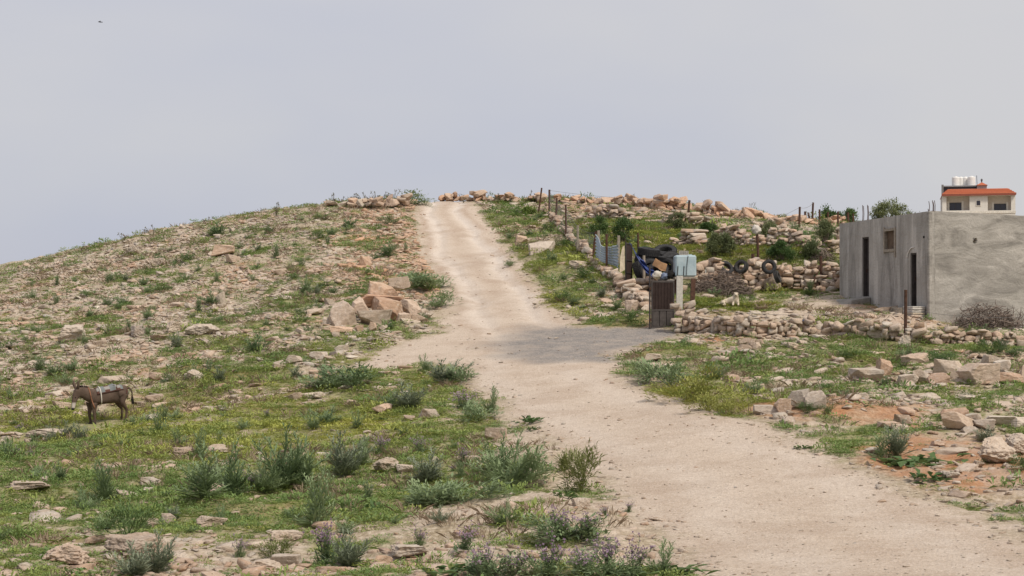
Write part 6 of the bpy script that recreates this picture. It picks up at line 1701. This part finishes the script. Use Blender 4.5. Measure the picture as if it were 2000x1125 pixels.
# ------------------------------------------------------------------ shrubs, trees
def shrub_meshes(seed, w, h, mat, n=2600, leaf=0.075, clumps=26, trunk=0.0):
    g = np.random.default_rng(seed); p = Plant(); t = MB()
    lob = []
    for i in range(clumps):
        a = g.uniform(0, 6.28); q = math.sqrt(g.uniform()) * 0.85; z = g.uniform(0.12, 1.0); prof = math.sin(math.pi * min(0.98, 0.25 + 0.72 * z)) ** 0.7
        lob.append((math.cos(a) * q * w / 2 * prof, math.sin(a) * q * w / 2 * prof, trunk + z * (h - trunk)))
    lob = np.array(lob); k = g.integers(0, clumps, n); r = min(w, h) * 0.12
    c = lob[k] + g.normal(size=(n, 3)) * [r, r, r * 0.8] * g.uniform(0.5, 1.3, clumps)[k][:, None]
    c[:, 2] = np.maximum(c[:, 2], 0.04)
    d = g.normal(size=(n, 3)) * 0.7 + c / max(w, h) * 1.2 + [0, 0, 0.25]; d /= np.linalg.norm(d, axis=1)[:, None]
    p.blades(c, d * (leaf * g.uniform(0.6, 1.4, n))[:, None], leaf * 0.36 * g.uniform(0.7, 1.3, n), bend=0.15)
    for e in lob:
        b = Vector((g.normal() * .04, g.normal() * .04, 0)); e = Vector(e); mid = b.lerp(e, .5) + Vector(g.normal(size=3) * .05 * w)
        t.tube([b, mid, e], [.022 * h, .013 * h, .004 * h], 4, False)
    return p.mesh('crown', mat), t.mesh('branches', M['bark'])
shr = {}
def shrub(px, py, wpx, hpx, label, mat='olive', seed=None, group=None, cat='shrub', name='shrub', dy=0.0, Y=None, n=2600, leaf=None):
    b = G(px, py) if Y is None else at(px, py, Y); b.y += dy
    if Y is None: b.z = gz(b.x, b.y)
    k = b.y / FPX; w, h = wpx * k, hpx * k; sd = int(px * 7 + py) if seed is None else seed
    c, t = shrub_meshes(sd, w, h, M[mat], n, leaf or max(0.06, 0.06 * max(w, h)))
    o = thing(name, label, cat, b + Vector((0, 0, -0.03)), 0, group); link('crown', c, o); link('trunk', t, o); return o
for px, py, w, h, lab, mat in (
    (1171, 461, 40, 36, 'dark shrub behind the leaning post of the corrugated sheets', 'dark'), (1218, 476, 46, 50, 'tall dark shrub left of the black tyre heap', 'dark'),
    (1322, 448, 44, 30, 'grey green shrub below the skyline boulders near the braced post', 'olive'), (1381, 456, 40, 20, 'low dark shrub right of the braced skyline post', 'dark'),
    (1395, 502, 34, 44, 'bushy shrub at the edge of the green plot above the crate', 'olive'), (1416, 499, 40, 40, 'larger bushy shrub above the dusty tyre', 'olive'),
    (1503, 470, 52, 34, 'wide shrub in front of the terrace wall right of the white bag', 'olive'), (1553, 479, 40, 26, 'small shrub between the wide one and the tall one', 'dark'),
    (1611, 481, 48, 44, 'tall shrub by the far corner of the concrete building', 'olive'), (1527, 511, 54, 38, 'dark grey shrub above the face-on tyre', 'dark'),
    (1588, 506, 36, 32, 'shrub above the braced post near the building', 'olive'), (1032, 420, 32, 16, 'bright green low bush near the crest corner post', 'grass'),
    (1262, 500, 26, 16, 'low dark bush just behind the black tyre heap', 'dark')):
    shrub(px, py, w, h, lab, mat, n=3200, leaf=0.11)
shrub(1742, 436, 92, 40, 'broad dark olive bush showing over the concrete roof', 'olive', cat='tree', name='olive_tree', Y=92.0, n=4200, leaf=0.16)
shrub(1620, 444, 66, 36, 'rounded dark tree behind posts on the right skyline', 'dark', cat='tree', name='dark_tree', Y=118.0, n=3600, leaf=0.2)
shrub(1662, 444, 34, 30, 'smaller dark tree right of the rounded tree on the skyline', 'dark', cat='tree', name='dark_tree', Y=117.0, n=1800, leaf=0.2)

# ------------------------------------------------------------------ thistles, flowering weeds, bushes in the open ground
TH = [thistle('thistle', 10 + i, M['thistle'], (0.7, 0.62, 0.8, 0.55, 0.75)[i], (5, 9, 4, 11, 6)[i], (0.6, 1.0, 0.5, 1.2, 0.8)[i], (0.24, 0.2, 0.26, 0.18, 0.22)[i]) for i in range(5)]
PT = [thistle('pale_thistle', 30 + i, M['palethistle'], 0.6, 6 + i, 0.8, 0.24) for i in range(3)]
FL = [flowering('purple_weed', 40 + i, 0.55, 12, 0.7) for i in range(4)]
FE = [dome('dark_bush', 60 + i, M['dark'], 900, 0.32, 0.5, 0.09, 0.16) for i in range(2)]
FY = [dome('feathery_bush', 70 + i, M['feather'], 900, 0.32, 0.55, 0.11, 0.14) for i in range(2)]
YE = [dome('yellow_bush', 80 + i, M['yellow'], 900, 0.36, 0.45, 0.08, 0.22) for i in range(2)]
HBUSH = [dome('herb_bush', 84 + i, M['thistle'], 700, 0.36, 0.4, 0.09, 0.25) for i in range(3)]
BW = [broadweed('broadleaf_plant', 90 + i, M['dark']) for i in range(3)]
def grow(kind, px, py, hpx, label, group=None, wide=1.0):
    b = G(px, py); h = hpx * b.y / FPX
    name, meshes, base = {'thistle': ('thistle', TH, 0.60), 'pale': ('pale_thistle', PT, 0.5), 'flower': ('purple_weed', FL, 0.52), 'dark': ('dark_bush', FE, 0.45), 'feather': ('feathery_bush', FY, 0.5),
                          'yellow': ('yellow_bush', YE, 0.42), 'herb': ('herb_bush', HBUSH, 0.38), 'weed': ('broadleaf_plant', BW, 0.14)}[kind]
    me = meshes[int(rng.integers(len(meshes)))]; s = h / base
    rot = (rng.normal() * 0.06, rng.normal() * 0.06, rng.uniform(0, 6.28)); loc = b + Vector((0, 0, -0.02)); sc = (s * wide, s * wide, s)
    if kind == 'flower':
        o = link(name, me[0], None, loc, rot, sc); link('flower_heads', me[1], o)['kind'] = 'stuff'
    else: o = link(name, me, None, loc, rot, sc)
    return tag(o, label, {'thistle': 'thistle', 'pale': 'thistle', 'flower': 'wildflower', 'weed': 'weed'}.get(kind, 'bush'), group)
for kind, px, py, h, lab, wd in (
    ('dark', 248, 1055, 52, 'round dark green bush in the lower left foreground', 1.5), ('thistle', 398, 972, 84, 'densest dark thistle of the lower left clump', 1.3),
    ('thistle', 455, 968, 84, 'grey thistle just right of the densest dark thistle', 0.9), ('thistle', 552, 952, 112, 'tallest spiky thistle rising from the lower left clump', 0.9),
    ('thistle', 592, 950, 86, 'grey thistle right of the tallest spiky one', 0.9), ('thistle', 516, 962, 72, 'thistle left of the tallest spiky one', 1.1), ('flower', 490, 958, 40, 'purple weed among the thistles of the lower left clump', 1.2), ('pale', 672, 932, 66, 'lone pale green thistle right of the clump', 1.0),
    ('thistle', 206, 978, 58, 'dark thistle left of the big clump', 1.1), ('thistle', 168, 996, 50, 'leaning thistle at the left of the dark thistle', 1.1), ('thistle', 118, 936, 30, 'small grey thistle near the left edge', 1.2),
    ('thistle', 390, 893, 40, 'grey thistle standing between two low foreground rocks', 0.9), ('thistle', 620, 1028, 82, 'green thistle low in the middle of the foreground', 1.1), ('flower', 640, 1104, 92, 'tall purple flowered weed near the bottom left rocks', 0.8),
    ('pale', 262, 1128, 52, 'pale thistle cut by the bottom left edge', 1.4), ('pale', 306, 1126, 66, 'pale thistle beside the large pitted boulder', 1.0), ('feather', 540, 1098, 36, 'soft pale green mound near the bottom left', 1.8), ('flower', 470, 1088, 46, 'sparse pink weed above the rough ledge', 0.9),
    ('thistle', 1000, 956, 112, 'tall dense thistle beside the road', 1.15), ('thistle', 975, 920, 78, 'thistle behind the tall dense roadside thistle', 1.1), ('herb', 1040, 935, 45, 'dark herb at the foot of the tall roadside thistle', 1.4), ('pale', 838, 940, 46, 'pale thistle left of the roadside thistle', 1.4),
    ('flower', 905, 908, 42, 'small dark purple weed on the sandy soil', 0.9), ('herb', 900, 982, 40, 'wide dark herb patch in the foreground middle', 2.2), ('herb', 850, 985, 36, 'dark herb patch left of the wide one', 1.6), ('thistle', 868, 975, 46, 'spiky thistle at the edge of the dark herb patch', 0.8),
    ('feather', 1135, 962, 68, 'olive feathery bush at the road edge', 1.0), ('feather', 1112, 925, 38, 'small feathery bush behind the olive one', 1.3), ('weed', 1100, 972, 18, 'bright leafy weed in front of the feathery bush', 1.2), ('weed', 1036, 826, 18, 'dark flat weed on the road edge', 1.3), ('weed', 1040, 840, 10, 'smaller flat weed below the dark one', 1.2),
    ('flower', 905, 1080, 62, 'purple flowered weed right of the bottom ledge', 1.1), ('flower', 820, 1065, 40, 'sparse purple weed left of the others', 1.0), ('flower', 1095, 1052, 66, 'purple flowered clump by the road', 1.1), ('flower', 1150, 1050, 56, 'broad grey purple clump right of the other by the road', 1.4),
    ('herb', 1120, 1056, 44, 'grey herb inside the purple clumps', 2.0), ('flower', 1228, 1000, 24, 'little dark weed standing alone on the road edge', 1.0), ('flower', 1182, 1006, 22, 'little grey weed left of the lone one', 1.1),
    ('flower', 945, 1128, 72, 'purple weed at the left of the bottom row', 1.0), ('flower', 1010, 1132, 62, 'second purple weed of the bottom row', 1.1), ('flower', 1075, 1130, 80, 'tall purple weed in the middle of the bottom row', 1.0), ('flower', 1135, 1132, 70, 'fourth purple weed of the bottom row', 1.1),
    ('flower', 1190, 1126, 86, 'tallest purple weed of the bottom row', 0.9), ('flower', 1235, 1124, 74, 'purple weed near the right end of the bottom row', 1.0), ('herb', 1050, 1128, 40, 'dark leaves at the foot of the bottom row', 2.2), ('herb', 1160, 1128, 40, 'dark leaves at the foot of the tallest purple weed', 2.2), ('herb', 960, 1128, 34, 'dark leaves at the left of the bottom row', 2.0), ('weed', 1312, 1122, 26, 'bright leafy weed at the right of the bottom row', 2.2), ('weed', 900, 1120, 26, 'bluish leafy weed at the left of the bottom row', 2.0),
    ('flower', 740, 885, 38, 'pale purple weed in the middle of the grass', 1.2), ('flower', 822, 885, 36, 'purple weed left of the sandy soil', 1.1), ('thistle', 700, 836, 28, 'small spiky thistle in the middle of the grass', 1.2), ('thistle', 610, 838, 32, 'bluish thistle above the big clump', 1.4), ('pale', 795, 800, 40, 'broad grey thistle in the upper grass', 1.6), ('thistle', 765, 795, 32, 'grey thistle left of the broad one', 1.5),
    ('flower', 905, 800, 42, 'grey purple weed near the road bend', 1.5), ('thistle', 960, 806, 42, 'spiky weed with bare stems at the road bend', 0.9), ('herb', 930, 822, 30, 'dark herb below the spiky weed at the bend', 1.6), ('pale', 872, 748, 36, 'pale thistle mound beside the road spur', 1.8), ('herb', 905, 745, 26, 'herb mound right of the pale thistle by the spur', 1.6), ('herb', 690, 752, 34, 'grey bush in the grass below the spur', 2.4), ('herb', 640, 760, 26, 'grey bush left of the one below the spur', 2.2),
    ('thistle', 596, 574, 30, 'dark spiky plant on the middle of the hillside', 1.2), ('dark', 620, 467, 14, 'dark green plant high on the hillside', 1.8), ('dark', 756, 440, 14, 'dark green plant near the crest left of the road', 2.0), ('herb', 845, 565, 24, 'grey bush at the road edge beside the roadside pile', 2.2), ('herb', 852, 600, 24, 'grey green bush right of the roadside pile', 2.0), ('herb', 815, 560, 26, 'grey bush behind the roadside pile', 2.0), ('herb', 800, 400, 20, 'grey bush at the crest beside the road', 2.4),
    ('herb', 996, 520, 10, 'small grey bush on the road edge', 1.8), ('yellow', 1345, 785, 46, 'bright yellow green bush on the right road verge', 1.6), ('yellow', 1385, 802, 30, 'yellow green bush lower on the right road verge', 1.8), ('herb', 1305, 752, 42, 'grey green bush at the left end of the right verge', 1.6), ('yellow', 1430, 808, 24, 'low yellow bush near the road rock pile', 1.8), ('herb', 1270, 735, 28, 'grey green bush nearest the gravel drive', 1.6),
    ('dark', 1575, 808, 18, 'green tuft in front of the road rock pile', 1.6), ('dark', 1618, 808, 16, 'green tuft right of the road rock pile', 1.6), ('pale', 1752, 892, 54, 'pale branching thistle on the red soil', 0.9), ('thistle', 1722, 893, 36, 'dark thistle beside the pale branching one', 1.3), ('weed', 1810, 905, 22, 'green leafy patch right of the pale thistle', 2.2), ('weed', 1765, 908, 20, 'bright leafy patch below the pale thistle', 2.4),
    ('weed', 1810, 938, 22, 'dark green weed with leaves near the right road edge', 1.6), ('pale', 1926, 862, 24, 'grey tuft above the round pitted boulder', 1.6), ('dark', 1993, 920, 26, 'dark weed at the right edge beside the pitted boulder', 1.5), ('weed', 1566, 876, 10, 'tiny dark weed on the road margin', 1.6), ('dark', 1934, 691, 22, 'bright green bush before the front wall near the right edge', 1.8), ('dark', 1978, 697, 16, 'green bush at the right edge before the front wall', 2.0), ('dark', 1655, 700, 14, 'green tuft in front of the front wall', 2.2), ('dark', 1840, 708, 16, 'dark green tuft right of the flat orange slab', 2.4),
    ('dark', 1098, 590, 18, 'green bush on the slope below the climbing wall', 1.8), ('dark', 1140, 545, 18, 'dark bush at the foot of the climbing wall', 1.8), ('thistle', 1205, 606, 24, 'spiky dark plant left of the rubble by the gate', 1.2), ('dark', 1232, 628, 20, 'green bush at the left foot of the brown gate', 1.6), ('dark', 1072, 452, 14, 'dark bush below the crest corner post', 1.8), ('dark', 1100, 486, 16, 'dark bush beside the climbing wall', 1.6)):
    grow(kind, px, py, h, lab, None, wd)
def wild_thistles():
    x, y = sample(lambda q: 0.36 + 0 * q, 18, 92); F = field(x, y); n = len(x)
    keep = (rng.uniform(0, 1, n) < 0.25 + 0.6 * F['green']) & (F['rd'] > 0.5) & (np.abs(x / y) < 0.345) & (y * 0.6 / FPX < 1) & clear(x, y)
    c = 0
    zz = ground_h(x, y); keep &= ~((np.abs(x - G(205, 829).x) < 1.0) & (np.abs(y - G(205, 829).y + 1.2) < 2.0))
    for i in np.where(keep)[0]:
        if c >= 165: break
        left = x[i] < np.interp(y[i], ROAD_L[::-1, 1], ROAD_L[::-1, 0])
        if not left and rng.uniform() < 0.6: continue
        r = rng.uniform(); far = y[i] > 48
        s = rng.uniform(0.35, 0.8) if not far else rng.uniform(0.5, 0.95)
        side = 'on the left hillside' if (left and far) else ('in the foreground grass' if left else 'right of the dirt road'); wh = ('tall ' if s > 0.66 else 'short ', ' ' + where(x[i], y[i], zz[i], left))
        if r < 0.42: o = link('thistle', TH[int(rng.integers(5))]); lab, cat, gp = wh[0] + 'grey green spiky thistle' + wh[1], 'thistle', 'thistles ' + side
        elif r < 0.58: o = link('pale_thistle', PT[int(rng.integers(3))]); lab, cat, gp = wh[0] + 'pale silvery thistle' + wh[1], 'thistle', 'pale thistles ' + side
        elif r < 0.72 and not far:
            a = FL[int(rng.integers(4))]; o = link('purple_weed', a[0]); link('flower_heads', a[1], o)['kind'] = 'stuff'; lab, cat, gp = wh[0] + 'purple flowered weed' + wh[1], 'wildflower', 'purple weeds ' + side; s *= 0.9
        elif r < 0.86: o = link('herb_bush', HBUSH[int(rng.integers(3))]); lab, cat, gp = wh[0] + 'grey green bush' + wh[1], 'bush', 'low bushes ' + side; s *= 0.8
        else: o = link('broadleaf_plant', BW[int(rng.integers(3))]); lab, cat, gp = wh[0] + 'dark leafy weed' + wh[1], 'weed', 'leafy weeds ' + side; s *= 1.6
        o.location = (x[i], y[i], zz[i] - 0.02); o.rotation_euler = (rng.normal() * .06, rng.normal() * .06, rng.uniform(0, 6.28)); o.scale = (s * 1.15, s * 1.15, s)
        tag(o, lab, cat, gp); c += 1
wild_thistles()
def crest_weeds():
    for i, (px, py) in enumerate(((652, 396), (668, 394), (690, 390), (712, 388), (735, 386), (752, 385), (770, 385), (792, 391), (905, 388), (975, 389), (1000, 390), (1035, 389), (540, 413), (300, 454), (240, 467), (160, 490), (405, 432), (1240, 392), (1385, 408), (1450, 414), (1465, 414))):
        b = G(px, py + 8); o = link('dry_weed', DW[i % 2], None, (b.x, b.y, gz(b.x, b.y)), (0, 0, i * 1.3), (1, 1, random.uniform(0.8, 1.4)))
        tag(o, 'thin dry weed against the sky ' + where(b.x, b.y, b.z, px < 830), 'weed', 'dry weeds along the crest')
def dryweed(seed):
    g = np.random.default_rng(seed); p = Plant()
    for s in range(7):
        e = np.array([g.normal() * .25, g.normal() * .25, g.uniform(.35, .7)]); p.stem([(0, 0, 0), tuple(e * .55 + g.normal(size=3) * .02), tuple(e)], .016, .008)
        n = 7; p.blades(np.tile(e, (n, 1)), g.normal(size=(n, 3)) * .07, np.full(n, .05))
        n = 5; p.blades(e * g.uniform(.3, .9, n)[:, None], g.normal(size=(n, 3)) * .08, np.full(n, .03))
    return p.mesh('dry_weed', M['stem'])
DW = [dryweed(1), dryweed(2)]
crest_weeds()
_d = G(205, 829); KEEP_OUT += [np.array([[_d.x + math.cos(t) * .95, _d.y + math.sin(t) * 1.3 - .7] for t in np.linspace(0, 6.28, 14)[:-1]])]
KEEP_OUT += [np.array([[a.x, a.y] for a in (hp(-0.1, -0.1, 0), hp(HLA + .1, -0.1, 0), hp(HLA + .1, HLB, 0), hp(-0.1, HLB, 0))])]
cover_stones()
cover_green()

def set_apart():
    """things that would share a label are told apart by their order from the picture's left"""
    same = {}
    for o in COL.objects:
        if o.parent is None and 'label' in o and 'category' in o: same.setdefault(o['label'], []).append(o)
    words = ['leftmost', 'second from left', 'third from left', 'fourth from left', 'fifth from left', 'sixth from left', 'seventh from left', 'eighth from left']
    for lab, os_ in same.items():
        n = len(os_)
        if n < 2 or n > 8: continue
        os_.sort(key=lambda o: o.location.x / max(o.location.y, 1))
        for i, o in enumerate(os_):
            w = ('left one of two, ' if i == 0 else 'right one of two, ') if n == 2 else (('rightmost' if i == n - 1 else words[i]) + ' of ' + str(n) + ', ')
            o['label'] = ' '.join((w + lab).split()[:16])
set_apart()
